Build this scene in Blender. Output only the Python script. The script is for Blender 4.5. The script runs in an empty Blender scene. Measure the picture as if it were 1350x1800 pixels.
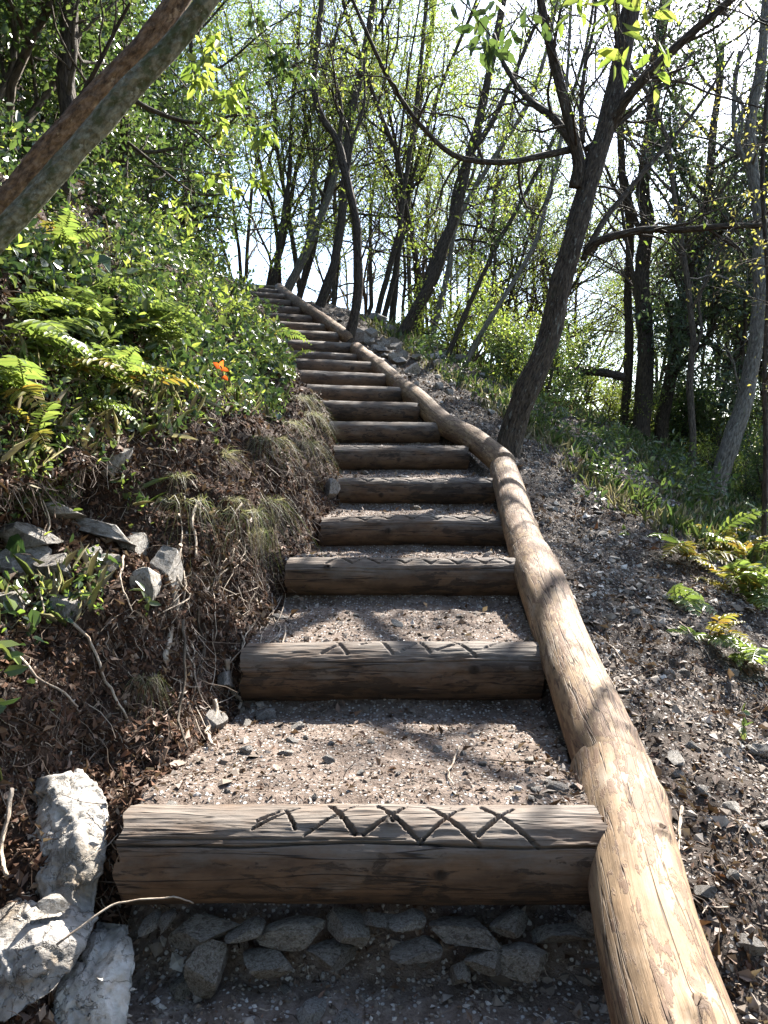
import bpy, math, random
import numpy as np
from mathutils import Vector, Matrix, Euler
from mathutils.bvhtree import BVHTree

SC = bpy.context.scene
COL = SC.collection
R_ = math.radians

# ------------------------------------------------------------------ camera, sky, sun, exposure
PITCH = 2.29
cam_d = bpy.data.cameras.new('camera')
cam = bpy.data.objects.new('camera', cam_d); COL.objects.link(cam)
cam.location = (0, 0, 0); cam.rotation_euler = (R_(90 - PITCH), 0, 0)
cam_d.sensor_fit = 'HORIZONTAL'; cam_d.sensor_width = 36; cam_d.lens = 36.0
cam_d.clip_start = 0.02; cam_d.clip_end = 3000
SC.camera = cam

SUN_EL, SUN_AZ = 43.0, 32.0          # azimuth measured from +Y (view direction) towards +X
world = bpy.data.worlds.new('World'); SC.world = world; world.use_nodes = True
wn = world.node_tree.nodes; wl = world.node_tree.links
bg = wn['Background']; bg.inputs['Strength'].default_value = 0.095
sky = wn.new('ShaderNodeTexSky'); sky.sky_type = 'NISHITA'; sky.sun_disc = False
sky.sun_elevation = R_(SUN_EL); sky.sun_rotation = R_(SUN_AZ)
sky.air_density = 1.0; sky.dust_density = 1.0; sky.ozone_density = 1.0
wl.new(sky.outputs[0], bg.inputs['Color'])

sun_d = bpy.data.lights.new('sun', 'SUN'); sun_d.energy = 5.0; sun_d.angle = R_(0.53); sun_d.color = (1.0, 0.955, 0.88)
sun = bpy.data.objects.new('sun', sun_d); COL.objects.link(sun)
sdir = Vector((math.sin(R_(SUN_AZ)) * math.cos(R_(SUN_EL)), math.cos(R_(SUN_AZ)) * math.cos(R_(SUN_EL)), math.sin(R_(SUN_EL))))
sun.rotation_euler = sdir.to_track_quat('Z', 'Y').to_euler(); sun.location = sdir * 60

SC.view_settings.view_transform = 'Standard'; SC.view_settings.look = 'None'
SC.view_settings.gamma = 1.0; SC.view_settings.use_curve_mapping = False
SC.view_settings.exposure = 2.45
SC.cycles.use_denoising = True
SC.cycles.max_bounces = 6; SC.cycles.diffuse_bounces = 3; SC.cycles.glossy_bounces = 2
SC.cycles.transmission_bounces = 3; SC.cycles.transparent_max_bounces = 4
SC.cycles.caustics_reflective = False; SC.cycles.caustics_refractive = False

CS, CC = math.sin(R_(PITCH)), math.cos(R_(PITCH))
def ray(px, py):
    u, v = (px - 675) / 1350.0, (py - 900) / 1350.0
    return Vector((u, CC - v * CS, -(CS + v * CC)))
def pt(px, py, z):                                    # a point seen at photo pixel px, py at distance z
    return ray(px, py) * z

# ------------------------------------------------------------------ noise
def _h(ix, iy, iz, seed):
    with np.errstate(over='ignore'):
        h = (ix.astype(np.uint32) * np.uint32(374761393) + iy.astype(np.uint32) * np.uint32(668265263)
             + iz.astype(np.uint32) * np.uint32(2147483647 - 58711) + np.uint32(seed * 974711 + 12345))
        h = (h ^ (h >> np.uint32(13))) * np.uint32(1274126177)
        h = h ^ (h >> np.uint32(16))
        h = h * np.uint32(2246822519); h = h ^ (h >> np.uint32(15))
    return (h.astype(np.float64) / 4294967295.0) * 2 - 1
def vnoise(P, seed=0):
    P = np.asarray(P, float); i = np.floor(P).astype(np.int64); f = P - i; f = f * f * (3 - 2 * f)
    i = i & 0xFFFFFFFF
    r = 0
    for dx in (0, 1):
        for dy in (0, 1):
            for dz in (0, 1):
                w = (f[..., 0] if dx else 1 - f[..., 0]) * (f[..., 1] if dy else 1 - f[..., 1]) * (f[..., 2] if dz else 1 - f[..., 2])
                r = r + w * _h((i[..., 0] + dx) & 0xFFFFFFFF, (i[..., 1] + dy) & 0xFFFFFFFF, (i[..., 2] + dz) & 0xFFFFFFFF, seed)
    return r
def fbm(P, oct=4, seed=0, gain=.5):
    P = np.asarray(P, float); a, s, r = 1.0, 1.0, 0
    for o in range(oct):
        r = r + a * vnoise(P * s + o * 17.3, seed + o); a *= gain; s *= 2.03
    return r

# ------------------------------------------------------------------ mesh and object helpers
def mesh(name, V, F, mats=(), smooth=True, attrs=None, mat_idx=None):
    """F: list of (n, k) int arrays"""
    me = bpy.data.meshes.new(name)
    V = np.ascontiguousarray(V, np.float32)
    F = [np.asarray(f, np.int32) for f in F if len(f)]
    me.vertices.add(len(V)); me.vertices.foreach_set('co', V.ravel())
    loops = np.concatenate([f.ravel() for f in F]); tot = np.concatenate([np.full(len(f), f.shape[1], np.int32) for f in F])
    me.loops.add(len(loops)); me.loops.foreach_set('vertex_index', loops)
    me.polygons.add(len(tot)); st = np.zeros(len(tot), np.int32); st[1:] = np.cumsum(tot)[:-1]
    me.polygons.foreach_set('loop_start', st)
    me.polygons.foreach_set('use_smooth', np.full(len(tot), bool(smooth)))
    for m in mats: me.materials.append(m)
    if mat_idx is not None: me.polygons.foreach_set('material_index', np.asarray(mat_idx, np.int32))
    for k, a in (attrs or {}).items():
        a = np.asarray(a, np.float32)
        if a.ndim == 1:
            at = me.attributes.new(k, 'FLOAT', 'POINT'); at.data.foreach_set('value', a)
        else:
            at = me.attributes.new(k, 'FLOAT_VECTOR', 'POINT'); at.data.foreach_set('vector', np.ascontiguousarray(a).ravel())
    me.update(calc_edges=True)
    return me
def link(name, data, parent=None, loc=None, rot=None, scale=None):
    o = bpy.data.objects.new(name, data); COL.objects.link(o)
    if parent is not None: o.parent = parent
    if loc is not None: o.location = loc
    if rot is not None: o.rotation_euler = rot
    if scale is not None: o.scale = scale if hasattr(scale, '__len__') else (scale,) * 3
    return o
def tag(o, label=None, cat=None, group=None, kind=None):
    if label: o['label'] = label
    if cat: o['category'] = cat
    if group: o['group'] = group
    if kind: o['kind'] = kind
    return o
def empty(name, loc, label=None, cat=None, group=None, rot=(0, 0, 0), scale=1):
    o = link(name, None, None, loc, rot, scale); o.empty_display_size = .1
    return tag(o, label, cat, group)
def join(parts):
    """parts: (V, [F arrays], attrs) tuples, returns one"""
    Vs, Fs, As, n = [], {}, {}, 0
    for V, F, A in parts:
        Vs.append(V)
        for f in F:
            f = np.asarray(f)
            if len(f): Fs.setdefault(f.shape[1], []).append(f + n)
        for k, a in A.items(): As.setdefault(k, []).append(a)
        n += len(V)
    return np.concatenate(Vs), [np.concatenate(f) for f in Fs.values()], {k: np.concatenate(a) for k, a in As.items()}

def smoothpath(pts, n, rad=None):
    P = np.asarray(pts, float); k = len(P)
    if rad is not None: P = np.column_stack([P, rad])
    E = np.vstack([2 * P[0] - P[1], P, 2 * P[-1] - P[-2]])
    t = np.linspace(0, k - 1 - 1e-9, n); i = t.astype(int); f = (t - i)[:, None]
    p0, p1, p2, p3 = E[i], E[i + 1], E[i + 2], E[i + 3]
    Q = .5 * (2 * p1 + (p2 - p0) * f + (2 * p0 - 5 * p1 + 4 * p2 - p3) * f ** 2 + (3 * p1 - p0 - 3 * p2 + p3) * f ** 3)
    if rad is not None: return Q[:, :3], np.maximum(Q[:, 3], 1e-4)
    return Q
def frames(P):
    T = np.gradient(P, axis=0); T /= np.linalg.norm(T, axis=1)[:, None] + 1e-12
    ref = np.array([0, 0, 1.0]) if abs(T[0][2]) < .9 else np.array([1.0, 0, 0])
    N = np.zeros_like(P); n = ref - T[0] * ref.dot(T[0])
    for i in range(len(P)):
        n = n - T[i] * n.dot(T[i]); n = n / (np.linalg.norm(n) + 1e-12); N[i] = n
    return T, N, np.cross(T, N)
_TF = {}
def tube(P, r, k=6, cap=True, rough=0, seed=0, off=0.0, ringmod=None, roughscale=8):
    """tube round a polyline; attribute wood = (metres along, cos*r, sin*r)"""
    P = np.asarray(P, float); n = len(P); r = np.broadcast_to(np.asarray(r, float), (n,))
    T, N, B = frames(P)
    a = np.arange(k) * 2 * np.pi / k
    ca, sa = np.cos(a), np.sin(a)
    D = N[:, None, :] * ca[None, :, None] + B[:, None, :] * sa[None, :, None]
    L = np.concatenate([[0], np.cumsum(np.linalg.norm(np.diff(P, axis=0), axis=1))])
    RR = np.repeat(r[:, None], k, 1)
    if rough:
        q = np.stack([np.repeat(L[:, None], k, 1) * roughscale * .35, ca[None] * RR * roughscale * 2 + off * 7, sa[None] * RR * roughscale * 2], -1)
        RR = RR * (1 + rough * fbm(q, 3, seed))
    if ringmod is not None: RR = RR + ringmod(L[:, None], a[None, :], RR)
    V = (P[:, None, :] + D * RR[..., None]).reshape(-1, 3)
    if (n, k) not in _TF:
        i, j = np.meshgrid(np.arange(n - 1), np.arange(k), indexing='ij'); j2 = (j + 1) % k
        _TF[n, k] = np.stack([i * k + j, i * k + j2, (i + 1) * k + j2, (i + 1) * k + j], -1).reshape(-1, 4)
    F = [_TF[n, k]]
    wood = np.stack([np.repeat(L[:, None], k, 1) + off, ca[None] * r[:, None], sa[None] * r[:, None]], -1).reshape(-1, 3)
    if cap:
        m = len(V); V = np.vstack([V, P[0] - T[0] * r[0] * .15, P[-1] + T[-1] * r[-1] * .15])
        wood = np.vstack([wood, [off, 0, 0], [off + L[-1], 0, 0]])
        j = np.arange(k); j2 = (j + 1) % k
        F.append(np.concatenate([np.stack([np.full(k, m), j2, j], -1), np.stack([np.full(k, m + 1), (n - 1) * k + j, (n - 1) * k + j2], -1)]))
    return V, F, {'wood': wood}
def unit(v): return v / (np.linalg.norm(v, axis=-1, keepdims=True) + 1e-12)

def leaf_cards(P, D, N, L, W, kind=6, bend=.15, rnd=None, rng=None):
    """folded leaves: base P, direction D, face normal N (roughly), length L, width W"""
    n = len(P); D = unit(D); S = unit(np.cross(D, N)); U = np.cross(S, D)
    L = np.broadcast_to(L, (n,))[:, None]; W = np.broadcast_to(W, (n,))[:, None]
    if kind == 4:
        q = [P, P + D * L * .45 + S * W * .5 + U * L * .10, P + D * L - U * L * bend, P + D * L * .45 - S * W * .5 + U * L * .10]
        f = np.array([[0, 1, 2], [0, 2, 3]])
    else:
        q = [P, P + D * L * .28 + S * W * .46 + U * L * .07, P + D * L * .68 + S * W * .38 + U * L * (.07 - bend * .4),
             P + D * L - U * L * bend, P + D * L * .68 - S * W * .38 + U * L * (.07 - bend * .4), P + D * L * .28 - S * W * .46 + U * L * .07]
        f = np.array([[0, 1, 2, 3], [0, 3, 4, 5]])
    k = len(q); V = np.stack(q, 1).reshape(-1, 3)
    F = (np.arange(n)[:, None, None] * k + f[None]).reshape(-1, f.shape[1])
    if rnd is None: rnd = (rng or np.random.default_rng(1)).random(n)
    return V, [F], {'rnd': np.repeat(rnd, k)}
def stamp(bv, bf, P, Rm, S, rnd=None, rng=None):
    """copies of a small shape: P (n,3) R (n,3,3) S (n,3)"""
    n = len(P); k = len(bv)
    V = np.einsum('nij,nkj->nki', Rm, bv[None] * S[:, None, :]) + P[:, None, :]
    F = (np.arange(n)[:, None, None] * k + bf[None]).reshape(-1, bf.shape[1])
    if rnd is None: rnd = rng.random(n)
    return V.reshape(-1, 3), [F], {'rnd': np.repeat(rnd, k)}
def rand_rot(rng, n, N=None, tilt=.35):
    """rotation matrices whose z axis follows N with some tilt"""
    if N is None: z = unit(rng.normal(size=(n, 3)))
    else: z = unit(N + rng.normal(size=(n, 3)) * tilt)
    a = unit(rng.normal(size=(n, 3))); x = unit(np.cross(a, z)); y = np.cross(z, x)
    return np.stack([x, y, z], -1)

# ------------------------------------------------------------------ materials
class NT:
    def __init__(s, name):
        s.m = bpy.data.materials.new(name); s.m.use_nodes = True; s.t = s.m.node_tree; s.n = s.t.nodes; s.l = s.t.links
        s.p = s.n['Principled BSDF']; s.out = s.n['Material Output']
    def node(s, t, **kw):
        nd = s.n.new(t)
        for k, v in kw.items():
            if k.startswith('_'): setattr(nd, k[1:], v)
            else: nd.inputs[k.replace('__', ' ')].default_value = v
        return nd
    def link(s, a, b): s.l.new(a, b)
    def attr(s, name): return s.node('ShaderNodeAttribute', _attribute_name=name)
    def mapv(s, src, scale, loc=(0, 0, 0)):
        m = s.node('ShaderNodeMapping'); m.inputs['Scale'].default_value = scale; m.inputs['Location'].default_value = loc
        s.link(src, m.inputs['Vector']); return m.outputs[0]
    def noise(s, vec, scale, detail=4, rough=.55, dist=0):
        nd = s.node('ShaderNodeTexNoise', Scale=scale, Detail=detail, Roughness=rough, Distortion=dist); s.link(vec, nd.inputs['Vector']); return nd.outputs[0]
    def voro(s, vec, scale, feat='F1', out='Distance'):
        nd = s.node('ShaderNodeTexVoronoi', Scale=scale, _feature=feat); s.link(vec, nd.inputs['Vector']); return nd.outputs[out]
    def ramp(s, fac, stops, interp='LINEAR'):
        nd = s.node('ShaderNodeValToRGB'); nd.color_ramp.interpolation = interp; e = nd.color_ramp.elements
        while len(e) < len(stops): e.new(.5)
        for el, (p, c) in zip(e, stops):
            el.position = p; el.color = (c, c, c, 1) if not hasattr(c, '__len__') else (*c, 1)
        s.link(fac, nd.inputs[0]); return nd.outputs[0]
    def mix(s, fac, a, b, mode='MIX'):
        nd = s.node('ShaderNodeMix', _data_type='RGBA', _blend_type=mode)
        for inp, v in ((nd.inputs[0], fac), (nd.inputs[6], a), (nd.inputs[7], b)):
            if hasattr(v, 'links') or isinstance(v, bpy.types.NodeSocket): s.link(v, inp)
            elif hasattr(v, '__len__'): inp.default_value = (*v, 1)
            else: inp.default_value = v
        return nd.outputs[2]
    def math(s, op, a, b=None):
        nd = s.node('ShaderNodeMath', _operation=op)
        for inp, v in zip(nd.inputs, (a, b)):
            if v is None: continue
            if isinstance(v, bpy.types.NodeSocket): s.link(v, inp)
            else: inp.default_value = v
        return nd.outputs[0]
    def bump(s, h, strength, dist, prev=None):
        nd = s.node('ShaderNodeBump', Strength=strength, Distance=dist); s.link(h, nd.inputs['Height'])
        if prev is not None: s.link(prev, nd.inputs['Normal'])
        return nd.outputs[0]
    def done(s, col, rough=.85, nrm=None, spec=.3):
        if isinstance(col, bpy.types.NodeSocket): s.link(col, s.p.inputs['Base Color'])
        else: s.p.inputs['Base Color'].default_value = (*col, 1)
        if isinstance(rough, bpy.types.NodeSocket): s.link(rough, s.p.inputs['Roughness'])
        else: s.p.inputs['Roughness'].default_value = rough
        s.p.inputs['Specular IOR Level'].default_value = spec
        if nrm is not None: s.link(nrm, s.p.inputs['Normal'])
        return s.m

def wood_mat(name, tan, tan2, dark, grey, patch, pscale, greytop=0.0, bumpk=1.0):
    s = NT(name); w = s.attr('wood').outputs['Vector']
    fib = s.noise(s.mapv(w, (3.0, 70, 70)), 1, 5, .7); fine = s.noise(s.mapv(w, (9, 330, 330)), 1, 3, .6)
    big = s.noise(s.mapv(w, (3.2, 7, 7)), 1, 5, .65); cover = s.noise(s.mapv(w, (2.0, 6, 6), (5, 5, 1)), 1, 3)
    pat = s.math('ADD', s.noise(s.mapv(w, (pscale[0], pscale[1], pscale[1]), (3, 1, 2)), 1, 8, .66, .5), s.math('MULTIPLY', s.math('SUBTRACT', cover, .5), .55))
    c = s.mix(s.ramp(big, [(.36, 0), (.64, 1)]), tan, tan2)
    blot = s.noise(s.mapv(w, (7, 17, 17), (2, 9, 4)), 1, 7, .7)
    c = s.mix(s.ramp(blot, [(.38, .8), (.56, 0)]), c, [x * .5 for x in tan2])
    c = s.mix(s.ramp(fib, [(.3, .28), (.5, .05), (.7, 0)]), c, [x * .45 for x in tan])
    c = s.mix(s.ramp(fine, [(.35, .4), (.6, 0)]), c, [x * .55 for x in tan])
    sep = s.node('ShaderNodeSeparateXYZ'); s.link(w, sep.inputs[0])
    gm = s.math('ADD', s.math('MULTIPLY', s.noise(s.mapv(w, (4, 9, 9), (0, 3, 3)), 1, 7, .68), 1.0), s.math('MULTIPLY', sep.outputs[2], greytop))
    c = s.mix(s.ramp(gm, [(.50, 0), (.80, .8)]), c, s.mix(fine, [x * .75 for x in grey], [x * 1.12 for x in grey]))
    pm = s.ramp(pat, [(patch, 0), (patch + .035, .85), (patch + .2, 1)])
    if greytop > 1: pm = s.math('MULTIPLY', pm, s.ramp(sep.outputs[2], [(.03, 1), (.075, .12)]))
    c = s.mix(pm, c, s.mix(fine, dark, [x * 1.9 for x in dark]))
    cr = s.math('ABSOLUTE', s.math('SUBTRACT', s.noise(s.mapv(w, (.8, 21, 21), (1, 7, 2)), 1, 3, .5), .5))
    crk = s.ramp(cr, [(.0025, 1), (.009, 0)])
    cr2 = s.math('ABSOLUTE', s.math('SUBTRACT', s.noise(s.mapv(w, (2.4, 60, 60), (2, 7, 9)), 1, 3, .5), .5))
    crk2 = s.math('MULTIPLY', s.ramp(cr2, [(.006, 1), (.02, 0)]), s.ramp(cover, [(.46, 0), (.6, .6)]))
    ck = s.math('MAXIMUM', crk, crk2)
    c = s.mix(s.math('MULTIPLY', ck, .85), c, [x * .3 for x in dark])
    kn = s.attr('knot').outputs['Fac']; c = s.mix(s.ramp(kn, [(.05, 0), (.35, .75), (1, .95)]), c, [x * .6 for x in dark])
    h = s.math('ADD', s.math('MULTIPLY', fib, .5), s.math('MULTIPLY', pm, .5)); h = s.math('SUBTRACT', h, s.math('MULTIPLY', ck, 1.2))
    n = s.bump(h, .6 * bumpk, .006); n = s.bump(fine, .35, .0015, n)
    return s.done(c, .75, n, .25)
M = {}
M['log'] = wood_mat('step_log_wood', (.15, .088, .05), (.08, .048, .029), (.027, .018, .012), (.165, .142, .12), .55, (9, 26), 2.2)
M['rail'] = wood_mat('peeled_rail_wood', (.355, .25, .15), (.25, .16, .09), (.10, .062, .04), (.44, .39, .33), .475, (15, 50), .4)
s = NT('cut_wood_end'); w = s.attr('wood').outputs['Vector']
rg = s.noise(s.mapv(w, (1, 60, 60)), 1, 5); M['end'] = s.done(s.ramp(rg, [(.3, (.07, .04, .02)), (.7, (.27, .17, .09))]), .85, s.bump(rg, .6, .006))

def bark_mat(name, lo, hi, moss=None, mossamt=.6, lich=None, an=1.0):
    s = NT(name); w = s.attr('wood').outputs['Vector']
    r1 = s.noise(s.mapv(w, (14 * an, 55, 55)), 1, 6, .68); v = s.voro(s.mapv(w, (16 * an, 48, 48)), 1)
    c = s.ramp(r1, [(.36, lo), (.62, hi)])
    if moss:
        mm = s.noise(s.mapv(w, (6 * an, 20, 20), (4, 2, 1)), 1, 5, .6); c = s.mix(s.ramp(mm, [(mossamt, 0), (mossamt + .1, .85)]), c, moss)
    if lich:
        mm = s.noise(s.mapv(w, (11 * an, 28, 28), (1, 2, 8)), 1, 5, .7); c = s.mix(s.ramp(mm, [(.6, 0), (.66, .8)]), c, lich)
    n = s.bump(s.math('ADD', r1, v), 1.0, .016)
    return s.done(c, .9, n, .2)
M['bark'] = bark_mat('dark_bark', (.018, .014, .011), (.085, .066, .05), (.05, .06, .025), .62)
M['bark_main'] = bark_mat('rough_dark_bark', (.016, .012, .009), (.095, .072, .052), (.045, .05, .03), .6, (.2, .2, .17))
M['bark_grey'] = bark_mat('grey_bark', (.06, .052, .042), (.20, .18, .15), (.10, .11, .05), .62, (.26, .27, .22))
M['bark_moss'] = bark_mat('mossy_olive_bark', (.10, .095, .062), (.27, .255, .18), (.075, .085, .035), .5, (.36, .35, .27), 2.2)
M['bark_brown'] = bark_mat('flaking_brown_bark', (.06, .038, .026), (.24, .16, .105), (.03, .02, .014), .56, (.34, .25, .17), 1.8)
M['twig'] = bark_mat('twig_bark', (.03, .024, .018), (.12, .095, .07))
M['root'] = bark_mat('pale_root', (.20, .145, .105), (.50, .42, .33))

def leaf_mat(name, cols, trans=.45, rough=.45, spec=.4, tcol=1.35):
    s = NT(name); r = s.attr('rnd').outputs['Fac']
    n = len(cols); c = s.ramp(r, [(i / max(1, n - 1), q) for i, q in enumerate(cols)])
    s.done(c, rough, None, spec)
    tr = s.node('ShaderNodeBsdfTranslucent'); tc = s.mix(1.0, c, (tcol * 1.05, tcol * 1.08, tcol * .75), 'MULTIPLY'); s.link(tc, tr.inputs[0])
    mx = s.node('ShaderNodeMixShader'); mx.inputs[0].default_value = trans
    s.link(s.p.outputs[0], mx.inputs[1]); s.link(tr.outputs[0], mx.inputs[2]); s.link(mx.outputs[0], s.out.inputs[0])
    return s.m
M['spring'] = leaf_mat('spring_leaf', [(.10, .15, .03), (.15, .205, .042), (.20, .235, .055), (.235, .225, .07)], .52)
M['green'] = leaf_mat('green_leaf', [(.03, .055, .018), (.05, .085, .026), (.08, .115, .036), (.12, .14, .042)], .37, .35, .5)
M['holm'] = leaf_mat('dark_evergreen_leaf', [(.028, .048, .024), (.048, .072, .034), (.072, .10, .048), (.095, .12, .065)], .38, .4, .5)
M['yellow'] = leaf_mat('yellow_leaf', [(.24, .20, .06), (.30, .26, .08), (.20, .21, .05)], .45)
M['ivy'] = leaf_mat('ivy_leaf', [(.02, .038, .017), (.036, .065, .024), (.07, .105, .034), (.12, .14, .045)], .3, .3, .5)
M['fern'] = leaf_mat('fern_leaf', [(.085, .125, .034), (.13, .175, .045), (.185, .215, .06)], .45, .35, .55)
M['fern_old'] = leaf_mat('yellowing_fern_leaf', [(.12, .15, .03), (.19, .17, .04), (.23, .125, .03)], .42, .5, .35)
M['red_leaf'] = leaf_mat('orange_red_leaf', [(.50, .07, .02), (.55, .13, .03)], .5)
M['grass'] = leaf_mat('grass_blade', [(.08, .12, .03), (.13, .14, .06), (.20, .18, .12), (.30, .27, .21), (.17, .14, .09)], .4, .5, .3)
M['litter'] = leaf_mat('dead_leaf', [(.04, .024, .015), (.075, .042, .026), (.11, .066, .042), (.16, .105, .075), (.27, .205, .155), (.12, .048, .024)], .12, .6, .3, 1.0)
M['humus'] = leaf_mat('reddish_humus', [(.022, .012, .008), (.05, .026, .016), (.085, .045, .028), (.125, .072, .047)], .0, .9, .1, 1.0)
M['straw'] = leaf_mat('dry_twig', [(.03, .018, .012), (.075, .048, .033), (.20, .15, .11), (.05, .03, .02), (.40, .33, .26)], .05, .7, .2, 1.0)

def rock_mat(name, cols, scale=1, stain=(.13, .115, .095), moss=None):
    s = NT(name); tc = s.node('ShaderNodeTexCoord').outputs['Object']; oi = s.node('ShaderNodeObjectInfo')
    ad = s.node('ShaderNodeVectorMath', _operation='ADD'); s.link(tc, ad.inputs[0]); s.link(oi.outputs['Location'], ad.inputs[1]); v = ad.outputs[0]
    n1 = s.noise(v, 9 * scale, 8, .62); n2 = s.noise(v, 42 * scale, 6, .65); n3 = s.noise(v, 4 * scale, 5, .6, .8)
    c = s.ramp(n1, [(.3, cols[0]), (.52, cols[1]), (.72, cols[2])])
    c = s.mix(s.ramp(n3, [(.5, 0), (.62, .8)]), c, stain)
    c = s.mix(s.ramp(n2, [(.35, .4), (.5, 0)]), c, [x * .7 for x in stain])
    ln = s.math('ABSOLUTE', s.math('SUBTRACT', s.noise(v, 13 * scale, 5, .6, .4), .5)); lf = s.ramp(ln, [(.002, .6), (.014, 0)]); c = s.mix(lf, c, [x * .55 for x in stain])
    pit = s.ramp(s.noise(v, 24 * scale, 4, .5, .3), [(.63, 0), (.70, .75)]); c = s.mix(pit, c, stain)
    c = s.mix(s.ramp(s.noise(v, 15 * scale, 6, .7, .5), [(.52, 0), (.66, .5)]), c, (.33, .25, .17))
    if moss: c = s.mix(s.ramp(s.noise(v, 6 * scale, 6, .7), [(.56, 0), (.64, .8)]), c, moss)
    dk = s.mix(oi.outputs['Random'], (.72, .7, .68), (1.08, 1.06, 1.02)); c = s.mix(1.0, c, dk, 'MULTIPLY')
    n = s.bump(n1, .7, .02 / scale); n = s.bump(s.math('SUBTRACT', n2, s.math('MAXIMUM', lf, pit)), .7, .007 / scale, n)
    return s.done(c, .88, n, .25)
M['rock'] = rock_mat('pale_limestone', [(.25, .235, .215), (.41, .39, .365), (.52, .50, .475)])
M['rock_d'] = rock_mat('grey_limestone', [(.17, .16, .15), (.30, .285, .27), (.43, .415, .395)], 1.6, (.09, .075, .055))
M['rock_b'] = rock_mat('earthy_limestone', [(.14, .122, .10), (.26, .235, .20), (.40, .375, .33)], 1.4, (.07, .05, .035), (.06, .06, .03))
s = NT('gravel_stone'); r = s.attr('rnd').outputs['Fac']
g = s.noise(s.node('ShaderNodeTexCoord').outputs['Object'], 60, 4)
M['gravel'] = s.done(s.mix(s.ramp(g, [(.35, .5), (.6, 0)]), s.ramp(r, [(0, (.10, .078, .06)), (.5, (.20, .162, .13)), (.82, (.32, .28, .24)), (1, (.55, .515, .475))]), (.13, .1, .075)), .88, s.bump(g, .4, .004), .25)

def ground_mat(name, lo, mid, hi, speck, speckamt=.5, sc=1.0):
    s = NT(name); v = s.node('ShaderNodeTexCoord').outputs['Object']
    n1 = s.noise(v, 3.5 * sc, 8, .62); n2 = s.noise(v, 28 * sc, 7, .66); n3 = s.noise(v, 140 * sc, 4, .6)
    v1 = s.node('ShaderNodeTexVoronoi', Scale=85 * sc, Randomness=1.0); s.link(v, v1.inputs['Vector'])
    c = s.ramp(n2, [(.3, lo), (.5, mid), (.7, hi)])
    c = s.mix(s.ramp(n1, [(.4, 0), (.65, .65)]), c, lo)
    cell = s.node('ShaderNodeSeparateColor'); s.link(v1.outputs['Color'], cell.inputs[0])
    pk = s.math('MULTIPLY', s.ramp(cell.outputs[0], [(1 - speckamt * .5 - .02, 0), (1 - speckamt * .5, 1)]), s.ramp(v1.outputs['Distance'], [(.35, 1), (.5, 0)]))
    c = s.mix(pk, c, s.mix(cell.outputs[1], [x * .55 for x in speck], speck))
    h = s.math('ADD', s.math('MULTIPLY', n2, 1.2), s.math('ADD', s.math('MULTIPLY', n3, .35), s.math('MULTIPLY', pk, .5)))
    return s.done(c, .93, s.bump(h, .9, .018), .2)
M['path'] = ground_mat('path_earth', (.07, .049, .036), (.165, .125, .10), (.285, .232, .195), (.52, .48, .44), .55)
M['bank'] = ground_mat('bank_humus', (.016, .0095, .0065), (.042, .025, .017), (.095, .06, .042), (.20, .16, .125), .22)
M['slope'] = ground_mat('slope_scree', (.022, .016, .012), (.058, .043, .033), (.115, .092, .075), (.30, .28, .26), .5)

# ------------------------------------------------------------------ the staircase: stations of the 21 log steps
#        Y      Z      X of right end   radius
LOGS = [(1.86, -.917, .528, .112), (2.99, -.744, .609, .112), (3.85, -.480, .670, .095), (4.84, -.308, .753, .098), (5.76, -.075, .815, .102),
        (6.70, .20, .72, .108), (7.45, .46, .519, .106), (7.85, .693, .335, .106), (8.42, .923, .168, .100), (9.0, 1.153, .013, .098),
        (9.60, 1.383, -.135, .096), (10.4, 1.613, -.286, .095), (10.95, 1.84, -.446, .112), (11.35, 2.073, -.69, .105), (11.85, 2.303, -.907, .10),
        (12.35, 2.533, -1.11, .10), (12.8, 2.763, -1.3, .10), (13.3, 2.993, -1.5, .10), (13.8, 3.22, -1.68, .10), (14.4, 3.45, -1.89, .10), (15.05, 3.68, -2.06, .10)]
LA = np.array(LOGS); LLEN = 1.15
st_y = np.array([-6, 0.3, 1.0, 1.62] + list(LA[:, 0]) + [17, 20, 25, 30, 60, 150, 700])
st_x = np.array([.45, .47, .49, .52] + list(LA[:, 2]) + [-2.4, -2.8, -3.0, -3, -3, -3, -3])
st_z = np.array([-2.8, -1.34, -1.2, -1.09] + list(LA[:, 1]) + [3.85, 3.9, 3.7, 2.8, -6, -30, -70])
def yawtan(t): return np.interp(t, [0, 5.8, 6.7, 7.45, 8.4, 15, 17, 20], [0, 0, .06, .17, .30, .34, .3, 0.0])
def Zref(t): return np.interp(t, st_y, st_z)
def Rx(t): return np.interp(t, st_y, st_x)
tk = [(-6, -3.0), (.25, -1.50), (.9, -1.27), (1.2, -1.23), (1.74, -1.165), (1.88, -1.04)]
for i, (y, z, x, r) in enumerate(LOGS):
    tk += [(y + .02, z + r - .035), (y + .10, z + r - .012)]
    if i + 1 < len(LOGS):
        y2, z2, _, r2 = LOGS[i + 1]; tk += [(y2 - r2 * 1.1 - .02, z2 - r2 - .025), (y2 - .03, z2 - r2 + .01)]
tk += [(17, 3.95), (20, 4.0), (25, 3.8), (30, 2.9), (60, -6), (150, -30), (700, -70)]
tk = np.array(sorted(tk)); tk[:, 0] = np.maximum.accumulate(tk[:, 0] + np.arange(len(tk)) * 1e-6)
def tread(t): return np.interp(t, tk[:, 0], tk[:, 1])

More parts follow.
